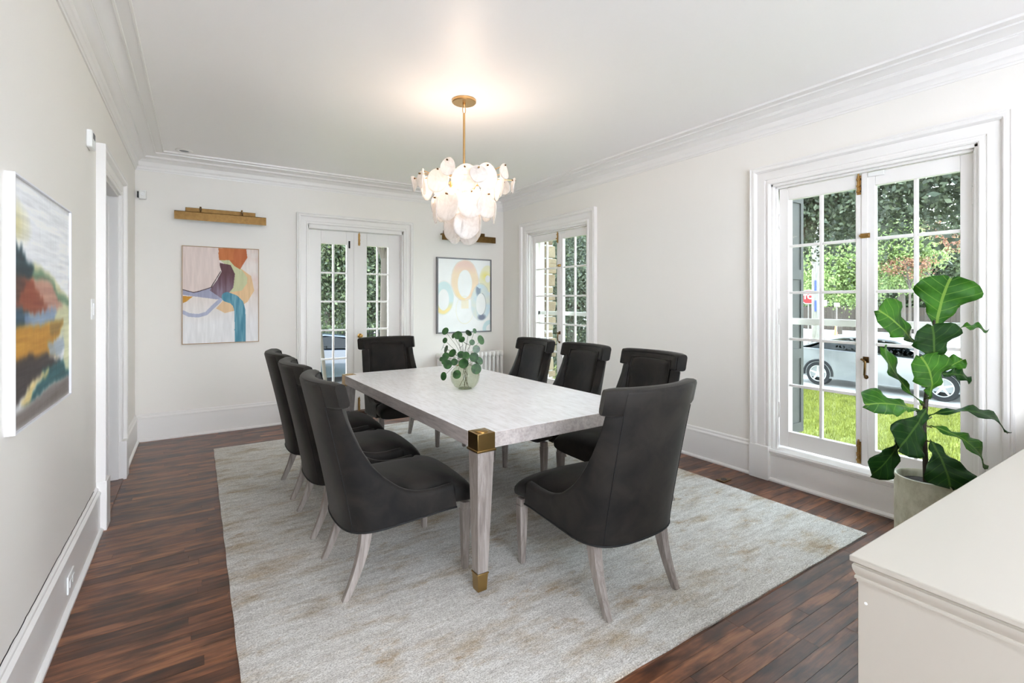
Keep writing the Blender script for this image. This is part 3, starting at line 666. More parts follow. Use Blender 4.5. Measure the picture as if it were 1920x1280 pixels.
# ------------------------------------------------------------------ framed artworks (colour print on a flat panel)
def vnoise(u, v, sx, sy, seed):
    rs = np.random.RandomState(seed); g = rs.rand(64, 64); x = u * sx; y = v * sy; xi = np.floor(x).astype(int); yi = np.floor(y).astype(int); fx = x - xi; fy = y - yi
    fx = fx * fx * (3 - 2 * fx); fy = fy * fy * (3 - 2 * fy); gg = lambda a, b_: g[a % 64, b_ % 64]
    return (gg(xi, yi) * (1 - fx) + gg(xi + 1, yi) * fx) * (1 - fy) + (gg(xi, yi + 1) * (1 - fx) + gg(xi + 1, yi + 1) * fx) * fy
def fbm(u, v, sx, sy, seed, o=4):
    r = 0; a = .5
    for k in range(o): r = r + a * vnoise(u, v, sx * 2 ** k, sy * 2 ** k, seed + k); a *= .5
    return r
def in_poly(u, v, poly):
    c = np.zeros(u.shape, bool); n = len(poly)
    for i in range(n):
        x0, y0 = poly[i]; x1, y1 = poly[(i + 1) % n]
        t = ((y0 > v) != (y1 > v)) & (u < (x1 - x0) * (v - y0) / (y1 - y0 + 1e-12) + x0); c ^= t
    return c
def seg_dist(u, v, pts, asp):
    d = np.full(u.shape, 9.)
    for (x0, y0), (x1, y1) in zip(pts, pts[1:]):
        dx, dy = x1 - x0, (y1 - y0) * asp; t = np.clip(((u - x0) * dx + (v - y0) * asp * dy) / (dx * dx + dy * dy), 0, 1)
        d = np.minimum(d, np.hypot(u - x0 - t * dx, (v - y0) * asp - t * dy))
    return d
def print_panel(name, w, h, nx_, ny_, colfn, parent, mp, rough=.6):
    U, V = np.meshgrid(np.linspace(0, 1, nx_), np.linspace(0, 1, ny_)); C = np.clip(colfn(U, V), 0, 255) / 255
    C = np.where(C <= .04045, C / 12.92, ((C + .055) / 1.055) ** 2.4)
    vs = [mp(u * w, -v * h) for u, v in zip(U.ravel(), V.ravel())]
    fs_ = [(j * nx_ + i, j * nx_ + i + 1, (j + 1) * nx_ + i + 1, (j + 1) * nx_ + i) for j in range(ny_ - 1) for i in range(nx_ - 1)]
    me = bpy.data.meshes.new(name); me.from_pydata(vs, [], fs_); ca = me.color_attributes.new('print', 'FLOAT_COLOR', 'POINT')
    ca.data.foreach_set('color', np.concatenate([C.reshape(-1, 3), np.ones((nx_ * ny_, 1))], 1).ravel().astype(np.float32))
    me.materials.append(attr_mat(name + '_ink', 'print', rough)); o = bpy.data.objects.new(name, me); COL.objects.link(o); o.parent = parent; return o
def blend(C, mask, col, a=1.0):
    m_ = np.clip(mask, 0, 1)[..., None] * a; return C * (1 - m_) + np.array(col, float) * m_
def art1(u, v):
    asp = 1.02 / .708; f = fbm(u, v, 6, 8, 1); g = fbm(u, v, 40, 6, 9); w = (f - .45) * .012; u2, v2 = u + w, v + (fbm(u, v, 5, 6, 4) - .45) * .012
    C = np.zeros(u.shape + (3,)) + np.array((236, 226, 220)); C = blend(C, np.clip((v - .55) * 4, 0, 1), (240, 239, 240)); C = blend(C, (fbm(u, v, 3, 9, 5) - .42) * 3 * (u > .6) * (v < .6), (232, 205, 196), .7)
    pg = lambda pts: in_poly(u2, v2, pts).astype(float)
    C = blend(C, pg([(.42, .64), (.52, .55), (.66, .58), (.70, .66), (.54, .69)]), (232, 198, 156))
    C = blend(C, pg([(.74, .2), (.9, .29), (.945, .45), (.85, .57), (.77, .61), (.6, .5), (.6, .3)]), (230, 194, 148))
    C = blend(C, pg([(.46, .12), (.66, .12), (.745, .2), (.845, .31), (.84, .37), (.77, .45), (.6, .47), (.6, .2)]), (202, 204, 160)); 
    C = blend(C, pg([(.455, .0), (.83, .0), (.848, .09), (.745, .22), (.67, .185), (.6, .125), (.46, .13)]), (188, 92, 36), .9); C = blend(C, pg([(.455, .0), (.67, .0), (.66, .12), (.46, .13)]) * (f > .4), (204, 122, 60), .6)
    C = blend(C, pg([(0, .445), (.14, .47), (.36, .42), (.54, .5), (.52, .545), (.42, .545), (.2, .515), (0, .50)]), (164, 164, 188))
    C = blend(C, pg([(.46, .155), (.62, .175), (.675, .27), (.655, .42), (.57, .5), (.5, .54), (.34, .45), (.44, .34), (.5, .25)]), (92, 52, 58))
    C = blend(C, pg([(.46, .155), (.62, .175), (.675, .27), (.655, .42), (.57, .5), (.5, .54), (.34, .45), (.44, .34), (.5, .25)]) * np.clip((v - .26) * 5, 0, 1) * (.4 + g), (150, 138, 158), .8)
    C = blend(C, seg_dist(u2, v2, [(0, .675), (.08, .705), (.2, .715), (.3, .69), (.4, .61), (.48, .55)], asp) < .026, (182, 186, 208))
    C = blend(C, pg([(0, .512), (.13, .512), (.05, .565), (0, .585)]), (206, 148, 44))
    C = blend(C, seg_dist(u2, v2, [(.57, .52), (.66, .545), (.72, .59), (.745, .66), (.752, 1.05)], asp) < .075, (74, 140, 162)); C = blend(C, (seg_dist(u2, v2, [(.57, .52), (.66, .545), (.72, .59), (.745, .66), (.752, 1.05)], asp) < .075) * (g - .3) * 2, (150, 190, 204), .6)
    P = [(0, 0), (.445, 0), (.487, .25), (.36, .42), (.14, .472), (0, .448)]
    C = blend(C, pg(P), (230, 212, 205)); C = blend(C, seg_dist(u2, v2, P[2:] , asp) < .006, (60, 34, 34))
    return C + (g[..., None] - .47) * 26
def art2(u, v):
    f = fbm(u, v, 5, 7, 31); C = np.zeros(u.shape + (3,)) + np.array((247, 250, 248))
    def ring(cu, cv, ro, rv, io, iv, dv=0): 
        e = np.hypot((u - cu) / ro, (v - cv) / rv) + (f - .47) * .12; i_ = np.hypot((u - cu) / io, (v - cv - dv) / iv) + (f - .47) * .12; return np.clip((1 - e) * 14, 0, 1) * np.clip((i_ - 1) * 14, 0, 1), np.clip(1 - abs(e - 1) * 34, 0, 1)
    m_, e_ = ring(.95, .26, .17, .2, .05, .05); C = blend(C, m_, (244, 238, 168), .75); C = blend(C, m_ * np.clip(1 - np.hypot((u - .9) * 9, (v - .22) * 12), 0, 1), (240, 226, 60))
    m_, e_ = ring(.1, .53, .19, .23, .1, .14, .03); C = blend(C, m_, (190, 226, 226), .9); C = blend(C, m_ * np.clip((v - .58) * 9, 0, 1), (252, 226, 120)); C = blend(C, e_, (214, 214, 190), .5)
    m_, e_ = ring(.5, .29, .26, .28, .13, .19, .05); C = blend(C, m_, (250, 212, 160), .9); C = blend(C, m_ * np.clip((.2 - v) * 9, 0, 1) * (u > .3), (246, 196, 178), .9); C = blend(C, m_ * np.clip((v - .4) * 6, 0, 1) * (u < .5), (252, 220, 128)); C = blend(C, e_, (214, 158, 110), .5)
    m_, e_ = ring(.5, .7, .17, .19, .165, .185); C = blend(C, e_, (236, 224, 160), .8); C = blend(C, (np.abs(u - .5) < .07) * (np.abs(v - .62) < .06), (250, 228, 170), .6)
    m_, e_ = ring(.81, .60, .2, .265, .092, .15, .02); C = blend(C, m_, (188, 222, 236), .9); C = blend(C, m_ * (f - .4) * 4, (232, 226, 196), .6); C = blend(C, e_, (150, 170, 190), .5)
    C = blend(C, m_ * np.clip(1 - np.hypot((u - .76) * 16, (v - .42) * 9), 0, 1) * (f > .45) * 2, (70, 96, 130), .9); C = blend(C, m_ * np.clip(1 - np.hypot((u - .83) * 10, (v - .81) * 16), 0, 1) * (f > .42) * 2, (40, 52, 90), .9)
    i_ = np.hypot((u - .815) / .097, (v - .62) / .155); C = blend(C, np.clip(1 - abs(i_ - 1) * 16, 0, 1) * (u > .83), (90, 86, 90), .7)
    m_, e_ = ring(1.0, .97, .16, .13, .08, .06); C = blend(C, m_, (176, 222, 226), .8)
    return 248 - (248 - C) * .62 + (f[..., None] - .47) * 12
def soft(m_):
    for _ in range(2):
        for ax in (0, 1):
            m_ = sum(np.roll(m_, k, ax) for k in (-3, -2, -1, 0, 1, 2, 3)) / 7
    return m_
def art3(u, v):
    w1 = (fbm(u, v, 3, 5, 51) - .47); w2 = (fbm(u, v, 14, 5, 61) - .47); st = fbm(u + v * .6, v, 4, 60, 71) - .47; fr_ = fbm(u, v, 50, 6, 81) - .47
    vv = v + w1 * .07 + st * .03; uu = u + w2 * .10
    C = np.zeros(u.shape + (3,)) + np.array((240, 242, 246)); C = C + 6 + (st * 16)[..., None]
    C = blend(C, np.clip(1 - np.hypot((uu - .02) * 4, (vv - .17) * 9), 0, 1), (222, 210, 140), .9)
    def reg(pts, col, a=1.0, sp=.02):
        nonlocal C; m_ = soft(in_poly(uu, vv + fr_ * sp, pts).astype(float)); C = blend(C, m_, np.array(col, float), a)
    reg([(0.1, .46), (.3, .30), (.55, .36), (.8, .44), (1.1, .47), (1.1, .66), (.5, .66), (.1, .62)], (216, 216, 176))
    reg([(.22, .33), (.40, .335), (.62, .40), (.75, .46), (1.1, .475), (1.1, .505), (.75, .51), (.5, .45), (.3, .40)], (112, 146, 116))
    reg([(.25, .37), (.42, .375), (.62, .43), (.85, .53), (.55, .56), (.35, .52), (.2, .45)], (196, 148, 130))
    reg([(-.1, .27), (.03, .24), (.08, .27), (.13, .255), (.2, .30), (.3, .33), (.26, .40), (.1, .42), (-.1, .40)], (30, 56, 66), 1, .05)
    reg([(-.1, .385), (.14, .375), (.3, .39), (.42, .47), (.55, .535), (.3, .55), (-.1, .53)], (142, 62, 34), .95, .06); reg([(-.1, .38), (.1, .37), (.18, .40), (.08, .5), (-.1, .5)], (50, 42, 40), .6, .08)
    reg([(-.1, .51), (.2, .53), (.24, .58), (.12, .62), (-.1, .62)], (48, 78, 98))
    reg([(.15, .55), (.6, .53), (.72, .55), (.62, .60), (.5, .62), (.15, .63)], (130, 154, 188), .9, .06)
    reg([(-.1, .59), (.3, .60), (.5, .60), (.86, .60), (.8, .65), (.62, .70), (.75, .76), (-.1, .77)], (198, 138, 34), .95, .05); reg([(.6, .60), (.86, .60), (.8, .64), (.6, .655)], (140, 112, 50), .8)
    reg([(.52, .70), (.9, .66), (.98, .70), (.8, .76), (.6, .76)], (162, 176, 188), .9, .05)
    reg([(-.1, .73), (.2, .715), (.5, .745), (.75, .78), (.8, .80), (.5, .83), (.2, .87), (-.1, .93)], (56, 46, 46), .97, .03)
    reg([(.45, .80), (.7, .795), (1.1, .78), (1.1, .90), (.7, .90), (.3, .93), (.1, .92), (.45, .85)], (22, 84, 92), .95, .03)
    reg([(.1, .90), (.28, .84), (.42, .835), (.55, .80), (.58, .82), (.42, .86), (.3, .87), (.2, .93)], (228, 206, 140), 1, .02)
    reg([(.8, .66), (1.1, .6), (1.1, .82), (.95, .85), (.85, .80), (.9, .72)], (228, 228, 186), .9, .04)
    reg([(-.1, .95), (.15, .93), (.35, .925), (.7, .90), (1.1, .88), (1.1, 1.1), (-.1, 1.1)], (128, 118, 114), 1, .02)
    return C + (st * 36 + fr_ * 12)[..., None]
def frame_on(mp3, w, h, fw, depth, matr, name, parent):
    path = [(0, 0), (w, 0), (w, -h), (0, -h)]; pr = [(0, 0), (0, depth), (-fw, depth), (-fw, depth - .006), (-fw - .001, 0)]
    b = MB(); b.sweep(pr, path, mp3, True); return b.build(name, matr, parent)
M['frame_wood'] = mat('oak_frame', (176, 146, 112), .5); M['frame_grey'] = mat('pewter_frame', (120, 120, 124), .4, .4); M['frame_white'] = mat('white_frame', (236, 236, 240), .4)
def artwork(name, base, w, h, depth, fw, fmat, fn, mp3, label, res):
    r_ = empty(name, base); tag(r_, label, 'picture')
    frame_on(mp3, w, h, fw, depth, fmat, 'frame', r_)
    print_panel('print', w - 2 * fw, h - 2 * fw, res[0], res[1], fn, r_, lambda a, b_: mp3(a + fw, b_ - fw, depth - .008))
    bk = MB(); bk.loft([[mp3(.003, -.003, d), mp3(w - .003, -.003, d), mp3(w - .003, -h + .003, d), mp3(.003, -h + .003, d)] for d in (.001, depth - .012)]); bk.build('backing', M['dark'], r_)
    return r_
bw = lambda u, v, w: (u, -w, v)
artwork('framed_print', (-.125, YB, 1.972), .708, 1.022, .035, .007, M['frame_wood'], art1, bw, 'abstract print of orange, plum and teal shapes in a thin wood frame', (220, 300))
artwork('framed_print', (2.716, YB, 1.993), .848, 1.035, .040, .018, M['frame_grey'], art2, bw, 'pale abstract print of pastel rings in a pewter frame', (200, 260))
artwork('landscape_painting', (XL, 2.165, 1.812), .835, .842, .026, .006, M['frame_white'], art3, lambda u, v, w: (w, u, v), 'abstract landscape painting in a white floating frame on the left wall', (280, 280))

# ------------------------------------------------------------------ picture lights
def picture_light(x0, x1, z, label):
    r_ = empty('picture_light', ((x0 + x1) / 2, YB, z)); tag(r_, label, 'lamp', 'brass picture lights above the prints'); hw = (x1 - x0) / 2
    MB().box(-hw * .78, hw * .78, -.022, 0, .02, .115).build('back_plate', M['brass_dark'], r_, bevel=.003)
    sec = [(-.11, .045), (-.128, .052), (-.165, .052), (-.170, .046), (-.170, -.034), (-.166, -.034), (-.164, .030), (-.158, .044), (-.130, .044), (-.114, .034)]
    b = MB(); b.loft([[(x, y_, z_) for y_, z_ in sec] for x in (-hw, hw)]); b.build('shade', M['brass_dark'], r_, smooth=35)
    for sg in (-1, 1):
        MB().tube([(sg * hw * .46, -.018, .10), (sg * hw * .46, -.06, .106), (sg * hw * .46, -.12, .07), (sg * hw * .46, -.13, .048)], .006, 8).build('arm', M['brass_dark'], r_, smooth=60)
        MB().lathe([(0, -.012), (.009, -.012), (.009, .03), (0, .03)], 12, (sg * hw * .46, -.028, .10)).build('knuckle', M['brass_dark'], r_, smooth=40)
picture_light(-.185, .640, 2.255, 'long brass picture light above the orange and teal print')
picture_light(2.73, 3.555, 2.245, 'long brass picture light behind the chandelier above the ring print')

# ------------------------------------------------------------------ radiator
rd = empty('radiator', (3.18, 5.965, 0)); tag(rd, 'white cast iron column radiator below the ring print', 'radiator')
NS = 15; sec0 = None
for k in range(NS):
    x = -.49 + .98 * (k + .5) / NS
    if sec0 is None:
        b = MB()
        for yy in (-.062, 0, .062): b.tube([(0, yy, .10), (0, yy, .36), (0, yy, .62)], [.020, .019, .020], 10)
        for zz in (.10, .64):
            b.loft([[(dx, yy, zz + (.052 if zz > .3 else .03) * math.sin(a) * (1 - .15 * abs(yy) / .08)) if False else (dx * math.cos(a) * 1.0, yy, zz + .04 * math.sin(a)) for a in [2 * math.pi * q / 10 for q in range(10)]] for yy, dx in ((-.092, .012), (-.08, .026), (-.04, .029), (0, .030), (.04, .029), (.08, .026), (.092, .012))])
        sec0 = b.build('section', M['trim'], rd, smooth=50); o = sec0
    else: o = clone(sec0, rd)
    o.location = (x, 0, .02)
for x in (-.457, .457):
    for yy in (-.062, .062): MB().frustum((x - .018, x + .018, yy - .018, yy + .018), 0, (x - .012, x + .012, yy - .012, yy + .012), .10).build('foot', M['trim'], rd, bevel=.002)
b = MB(); b.tube([(.49, 0, .12), (.545, 0, .12), (.545, 0, -.0)], .014, 10); b.lathe([(0, 0), (.02, .0), (.022, .03), (.012, .05), (0, .05)], 12, (.545, 0, .13)); b.build('valve', M['trim'], rd, smooth=50)

# ------------------------------------------------------------------ low painted cabinet beside the camera
cb = empty('low_cabinet', (1.297, .537, 0)); tag(cb, 'cream painted low cabinet with moulded top in the near corner', 'cabinet')
CZ = .80; L_, D_ = XR - .04 - 1.297, 1.05
b = MB(); b.box(0, L_, -D_, 0, CZ - .015, CZ); b.build('top', M['cabinet'], cb, bevel=.003)
mould = [(-.0078, CZ - .015), (-.0078, CZ - .0205), (-.0045, CZ - .022), (-.0045, CZ - .0275), (-.0060, CZ - .034), (-.0092, CZ - .042), (-.0112, CZ - .046), (-.0082, CZ - .0475), (-.0082, CZ - .0535), (-.0116, CZ - .0550), (-.0116, CZ - .061), (-.030, CZ - .061), (-.030, CZ - .015)]
b = MB(); b.sweep([(-a, z) for a, z in mould], [(L_, 0), (0, 0), (0, -D_)], P3); b.build('moulding', M['cabinet'], cb, smooth=30)
bd = MB().box(.0135, L_, -D_, -.0135, 0, CZ - .015).build('body', M['cabinet'], cb, bevel=.002)
q = MB(); q.lathe([(0, 0), (.0035, 0), (.0035, .0006), (.0022, .0008), (0, .0004)], 16, (0, 0, 0)); q.v = [(.0134 - z_, -.030 + x_, CZ - .105 + y_) for x_, y_, z_ in q.v]; q.build('screw_hole', M['plastic'], bd)
for z0, z1 in ((.14, .60),):
    for k in range(4): MB().box(.12 + k * .56, .62 + k * .56, -.0135, -.004, z0, z1).build('door', M['cabinet'], cb, bevel=.006)

# ------------------------------------------------------------------ fiddle leaf fig
DF = 2.65; fc_ = view_pt(1737, 893, DF); fx, fy = fc_.x, fc_.y
fig_pot = empty('plant_pot', (fx, fy, .0)); tag(fig_pot, 'tall grey-green concrete plant pot holding the fig by the window', 'plant pot')
b = MB(); b.lathe([(0, 0), (.124, 0), (.135, .02), (.139, .10), (.140, .430), (.137, .447), (.130, .449), (.125, .443), (.123, .405), (0, .405)], 48); b.build('pot', M['pot'], fig_pot, smooth=40)
b = MB(); random.seed(4); b.lathe([(0, .423), (.05, .419), (.10, .413), (.123, .407), (.123, .400), (0, .400)], 24); b.build('soil', M['soil'], fig_pot, smooth=60)
fig = empty('fiddle_leaf_fig', (fx, fy, .415)); tag(fig, 'fiddle leaf fig with large glossy green leaves before the near window', 'plant')
fo = Vector((fx, fy, .415))
MB().tube([Vector((0, 0, -.02)), view_pt(1735, 860, DF) - fo, view_pt(1732, 800, DF) - fo, view_pt(1736, 750, DF) - fo, view_pt(1745, 690, DF) - fo, view_pt(1750, 640, DF) - fo, view_pt(1752, 600, DF) - fo], [.015, .013, .012, .012, .010, .008, .005], 8).build('trunk', M['stem'], fig, smooth=60)
MB().tube([(-.05, -.06, .0), (-.02, -.03, .012), (.0, .0, .03)], .012, 6).build('trunk_base', M['stem'], fig, smooth=60)
def leaf_obj(name, base, tip, width, facing, matr, parent, origin, bend=.0, fold=.1, curl=0., shape='fig', NU=16, NV=8, stemfrom=None):
    ax = tip - base; Ln = ax.length; a = ax.normalized(); n = (facing - a * facing.dot(a)).normalized(); s_ = a.cross(n)
    vs, uvs = [], []
    for i in range(NU + 1):
        t = i / NU
        if shape == 'fig':
            w = (.34 * math.sin(math.pi * min(t * 2.2, 1) * .5) ** .7 + .68 * math.exp(-((t - .76) / .26) ** 2)) * (1 - .93 * max(0, (t - .82) / .18) ** 3) ** .6
            w = w if t > .01 else .03
        for j in range(NV + 1):
            v = -1 + 2 * j / NV
            cx = w * width * .5 * v
            rip = .014 * math.sin(t * 19 + v * 1.3) * abs(v)
            p = base + a * (Ln * (t - .06 * max(0, (t - .7) / .3) ** 2 * (1 - abs(v)) ** 1.5)) + s_ * cx + n * (bend * (4 * t * (1 - t)) - curl * t * t + fold * width * .5 * (abs(v) ** 1.4) * w + rip)
            vs.append(p - origin); uvs.append((t, (v * min(1, w * 1.0) + 1) / 2))
    me = bpy.data.meshes.new(name); fs_ = [(i * (NV + 1) + j, i * (NV + 1) + j + 1, (i + 1) * (NV + 1) + j + 1, (i + 1) * (NV + 1) + j) for i in range(NU) for j in range(NV)]
    me.from_pydata(vs, [], fs_); uvl = me.uv_layers.new(name='UVMap')
    for lp in me.loops: uvl.data[lp.index].uv = uvs[lp.vertex_index]
    me.materials.append(matr); me.shade_smooth(); o = bpy.data.objects.new(name, me); COL.objects.link(o); o.parent = parent
    so = o.modifiers.new('thick', 'SOLIDIFY'); so.thickness = .0012
    if stemfrom is not None: MB().tube([stemfrom - origin, (stemfrom + base) / 2 - origin + Vector((0, 0, -.004)), base + a * (.05 * Ln) - origin], [.0045, .0035, .003], 6).build('petiole', M['pstem'], o, smooth=60)
    return o
TOCAM = -FWD
def tri(px, py, off): return view_pt(px, py, DF + off)
# base px,py,depth  tip px,py,depth  width(px)  facing(right,up,to camera)  mat  bend  stem py
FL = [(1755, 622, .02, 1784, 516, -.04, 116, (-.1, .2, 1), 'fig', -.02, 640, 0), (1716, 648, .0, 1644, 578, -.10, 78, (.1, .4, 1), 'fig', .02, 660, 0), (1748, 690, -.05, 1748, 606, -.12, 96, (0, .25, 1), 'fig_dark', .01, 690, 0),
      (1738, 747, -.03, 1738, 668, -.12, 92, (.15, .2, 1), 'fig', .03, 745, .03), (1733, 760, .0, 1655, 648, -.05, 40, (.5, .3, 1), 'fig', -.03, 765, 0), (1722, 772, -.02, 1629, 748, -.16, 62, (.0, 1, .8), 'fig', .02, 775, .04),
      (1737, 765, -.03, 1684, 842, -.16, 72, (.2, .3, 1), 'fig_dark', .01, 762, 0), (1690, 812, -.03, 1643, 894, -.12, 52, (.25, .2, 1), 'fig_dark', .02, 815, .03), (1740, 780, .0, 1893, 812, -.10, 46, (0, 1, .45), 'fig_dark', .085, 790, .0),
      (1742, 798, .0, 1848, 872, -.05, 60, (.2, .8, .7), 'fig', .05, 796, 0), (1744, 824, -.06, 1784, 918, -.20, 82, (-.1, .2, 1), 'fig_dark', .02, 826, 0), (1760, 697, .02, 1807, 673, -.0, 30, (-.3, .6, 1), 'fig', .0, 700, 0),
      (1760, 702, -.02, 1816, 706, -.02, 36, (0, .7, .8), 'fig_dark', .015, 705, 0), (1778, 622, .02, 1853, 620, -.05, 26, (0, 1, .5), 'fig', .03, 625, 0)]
for (bx_, by_, bd_, tx_, ty_, td_, wpx, fv, mk, bend, spy, curl) in FL:
    fac = RIGHT * fv[0] + UP * fv[1] + TOCAM * fv[2]
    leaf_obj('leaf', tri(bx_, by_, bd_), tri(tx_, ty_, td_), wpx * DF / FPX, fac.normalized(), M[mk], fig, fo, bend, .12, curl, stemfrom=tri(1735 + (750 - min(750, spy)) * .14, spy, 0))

# ------------------------------------------------------------------ vase with pilea
vx, vy = 1.641, 3.164; vz = TH
vase = empty('glass_vase', (vx, vy, vz)); tag(vase, 'round ribbed clear glass vase in the middle of the table', 'vase')
prof = [(.030, .0), (.050, .003), (.078, .020), (.096, .050), (.103, .086), (.098, .122), (.080, .150), (.056, .166), (.044, .174), (.046, .182)]
rings = []; n = 56
for r_, z in prof:
    rings.append([(r_ * (1 + .028 * math.cos(14 * 2 * math.pi * k / n) * min(1, z / .02)) * math.cos(2 * math.pi * k / n), r_ * (1 + .028 * math.cos(14 * 2 * math.pi * k / n) * min(1, z / .02)) * math.sin(2 * math.pi * k / n), z) for k in range(n)])
MB().loft(rings, True, False).build('bowl', M['vase_glass'], vase, smooth=60)
MB().lathe([(0, .001), (.05, .0005), (.045, .007), (0, .008)], 32).build('base', M['vase_glass'], vase, smooth=60)
pil = empty('pilea_plant', (vx, vy, vz + .10)); tag(pil, 'small pilea with round green leaves growing from the glass vase', 'plant')
po = Vector((vx, vy, vz + .10)); base0 = Vector((vx, vy, vz)); kx = .000424
PL = [(335, 205, 60, .7), (345, 355, 44, .6), (288, 480, 62, .25), (360, 505, 60, .25), (575, 262, 66, .85), (480, 280, 44, .4), (630, 340, 50, .4), (725, 245, 56, .25), (845, 195, 40, .2), (805, 385, 44, .8), (945, 355, 74, .4), (868, 510, 60, .7),
      (600, 475, 52, .5), (690, 420, 62, .5), (365, 615, 58, .8), (470, 570, 66, .6), (278, 675, 36, .7), (352, 700, 54, .8), (400, 750, 70, .9), (512, 710, 54, .9), (620, 590, 58, .9), (705, 600, 60, .85), (660, 745, 78, .9), (838, 638, 72, .95), (935, 700, 60, .4), (885, 815, 78, .9), (885, 720, 62, .7), (565, 905, 66, .6), (345, 935, 62, .22)]
random.seed(12)
def disc_leaf(c, r_, nrm, parent, origin, stem0):
    n_ = nrm.normalized(); a = n_.cross(UP if abs(n_.z) < .95 else Vector((1, 0, 0))).normalized(); b_ = n_.cross(a); q = MB(); rings_ = []
    for f_, lift in ((.02, -.08), (.4, -.05), (.75, .0), (.95, .04), (1.0, .03)):
        rings_.append([c + (a * math.cos(t) * .96 + b_ * math.sin(t)) * (r_ * f_ * (1 + .04 * math.cos(t + 2))) + n_ * (lift * r_) - origin for t in [2 * math.pi * k / 18 for k in range(18)]])
    q.loft(rings_, True, True); o = q.build('leaf', M['pilea'], parent, smooth=60)
    mid_ = (c + stem0) / 2 + Vector((0, 0, .02)) + (c - stem0).cross(UP) * .06
    MB().tube([stem0 - origin, mid_ - origin, c - n_ * (.09 * r_) - origin], .0013, 5).build('stem', M['pstem'], o, smooth=60)
for (x, y, r_, face) in PL:
    dep = random.uniform(-.05, .05) if face < .8 else random.uniform(-.085, -.045)
    if y > 780: dep = -.118
    c_ = base0 + RIGHT * ((x - 675) * kx) + UP * ((1185 - y) * kx) + FWD * dep
    rad_ = RIGHT * ((x - 675) * kx) + FWD * dep
    nr = TOCAM * (face * 1.15) + UP * .35 + (rad_.normalized() if rad_.length > 1e-4 else Vector()) * (1 - face) * 1.2 + Vector((random.uniform(-.2, .2),) * 3)
    disc_leaf(c_, r_ * kx * 1.14, nr, pil, po, base0 + UP * .178 + RIGHT * random.uniform(-.02, .02) + FWD * random.uniform(-.02, .02))
b = MB()
for k in range(7): b.tube([(random.uniform(-.02, .02), random.uniform(-.02, .02), .08), (random.uniform(-.03, .03), random.uniform(-.03, .03), .0), (random.uniform(-.04, .04), random.uniform(-.04, .04), -.085)], .0016, 5)
b.build('roots', M['pstem'], pil, smooth=60)

# ------------------------------------------------------------------ small fittings
kp = empty('alarm_keypad', (XL, 3.58, 2.30)); tag(kp, 'small white keypad high on the left wall by the doorway', 'keypad')
MB().box(0, .028, -.055, .055, -.048, .048).build('housing', M['plastic'], kp, bevel=.006)
MB().box(.0275, .0295, -.03, .03, .005, .036).build('screen', M['frame_grey'], kp)
for r_ in range(3):
    for c_ in range(3): MB().box(.0275, .030, -.026 + c_ * .02, -.014 + c_ * .02, -.036 + r_ * .012, -.029 + r_ * .012).build('button', M['plastic'], kp, bevel=.001)
ms = empty('motion_sensor', (-.455, YB - .0, 2.455), R(0)); tag(ms, 'small white motion sensor in the upper left corner', 'sensor')
MB().box(-.022, .038, -.045, .001, -.045, .045).build('housing', M['plastic'], ms, bevel=.008); MB().box(-.036, -.0225, -.035, .001, -.03, .03).build('bracket', M['black'], ms, bevel=.002)
MB().lathe([(0, -.003), (.017, -.003), (.019, 0), (0, 0)], 16, (.008, -.045, .005), 'y').build('lens', M['sign_white'], ms, smooth=40)
sw = empty('light_switch', (XL, 3.71, 1.352)); tag(sw, 'white light switch plate on the left wall by the doorway', 'switch')
MB().box(0, .007, -.038, .038, -.060, .060).build('plate', M['plastic'], sw, bevel=.003); MB().box(.006, .013, -.017, .017, -.034, .034).build('rocker', M['plastic'], sw, bevel=.002)
ot = empty('wall_outlet', (XL + .021, 2.985, .118)); tag(ot, 'white power outlet set in the left skirting board', 'outlet')
MB().box(0, .008, -.062, .062, -.040, .040).build('plate', M['plastic'], ot, bevel=.003)
for yy in (-.028, .028): MB().box(.0075, .011, yy - .018, yy + .018, -.016, .016).build('socket', M['plastic'], ot, bevel=.002)
sp = empty('ceiling_spotlight', (-.10, 5.75, HC)); tag(sp, 'small round recessed spotlight in the ceiling corner', 'spotlight')
MB().lathe([(.040, -.001), (.074, -.001), (.074, -.004), (.066, -.009), (.048, -.010), (.040, -.004)], 32, (0, 0, 0), caps=False).build('bezel', M['trim'], sp, smooth=50)
MB().lathe([(0, -.0012), (.041, -.0012), (.041, -.004), (0, -.006)], 24).build('lamp', M['frame_grey'], sp, smooth=40)
fv_ = empty('floor_socket', (3.462, 2.303, 0)); tag(fv_, 'small metal floor socket cover near the window wall', 'floor socket')
MB().box(-.052, .052, -.034, .034, .0, .007).build('plate', M['brass_dark'], fv_, bevel=.003); MB().lathe([(0, .007), (.022, .007), (.022, .0085), (.016, .008), (0, .0075)], 20).build('lid', M['black'], fv_, smooth=40)

# ------------------------------------------------------------------ outside: ground
def ground_z(x, y):
    d_ = max(0, min(1, (x - 5.0) / 8.4)) if x - XO > (y - YO) * .8 else max(0, min(1, (y - 7.2) / 6.2))
    return -.38 - .50 * d_
b = MB(); vs = []; nx_, ny_ = 70, 70
for j in range(ny_ + 1):
    for i in range(nx_ + 1):
        x = -6 + 19.4 * i / nx_; y = -4 + 17.4 * j / ny_
        vs.append((x, y, ground_z(x, y)))
b.add(vs, [(j * (nx_ + 1) + i, j * (nx_ + 1) + i + 1, (j + 1) * (nx_ + 1) + i + 1, (j + 1) * (nx_ + 1) + i) for j in range(ny_) for i in range(nx_) if vs[j * (nx_ + 1) + i][0] > XO - .4 or vs[j * (nx_ + 1) + i][1] > YO - .4])
S(MB().box(-14, XO - .1, -16, YO - .2, -.6, -.25).build('ground_bounce', M['concrete']), 'unseen pale ground added under and behind the house to bounce daylight indoors', 'reflector')  # unseen pale surface added to bounce neutral daylight into the room
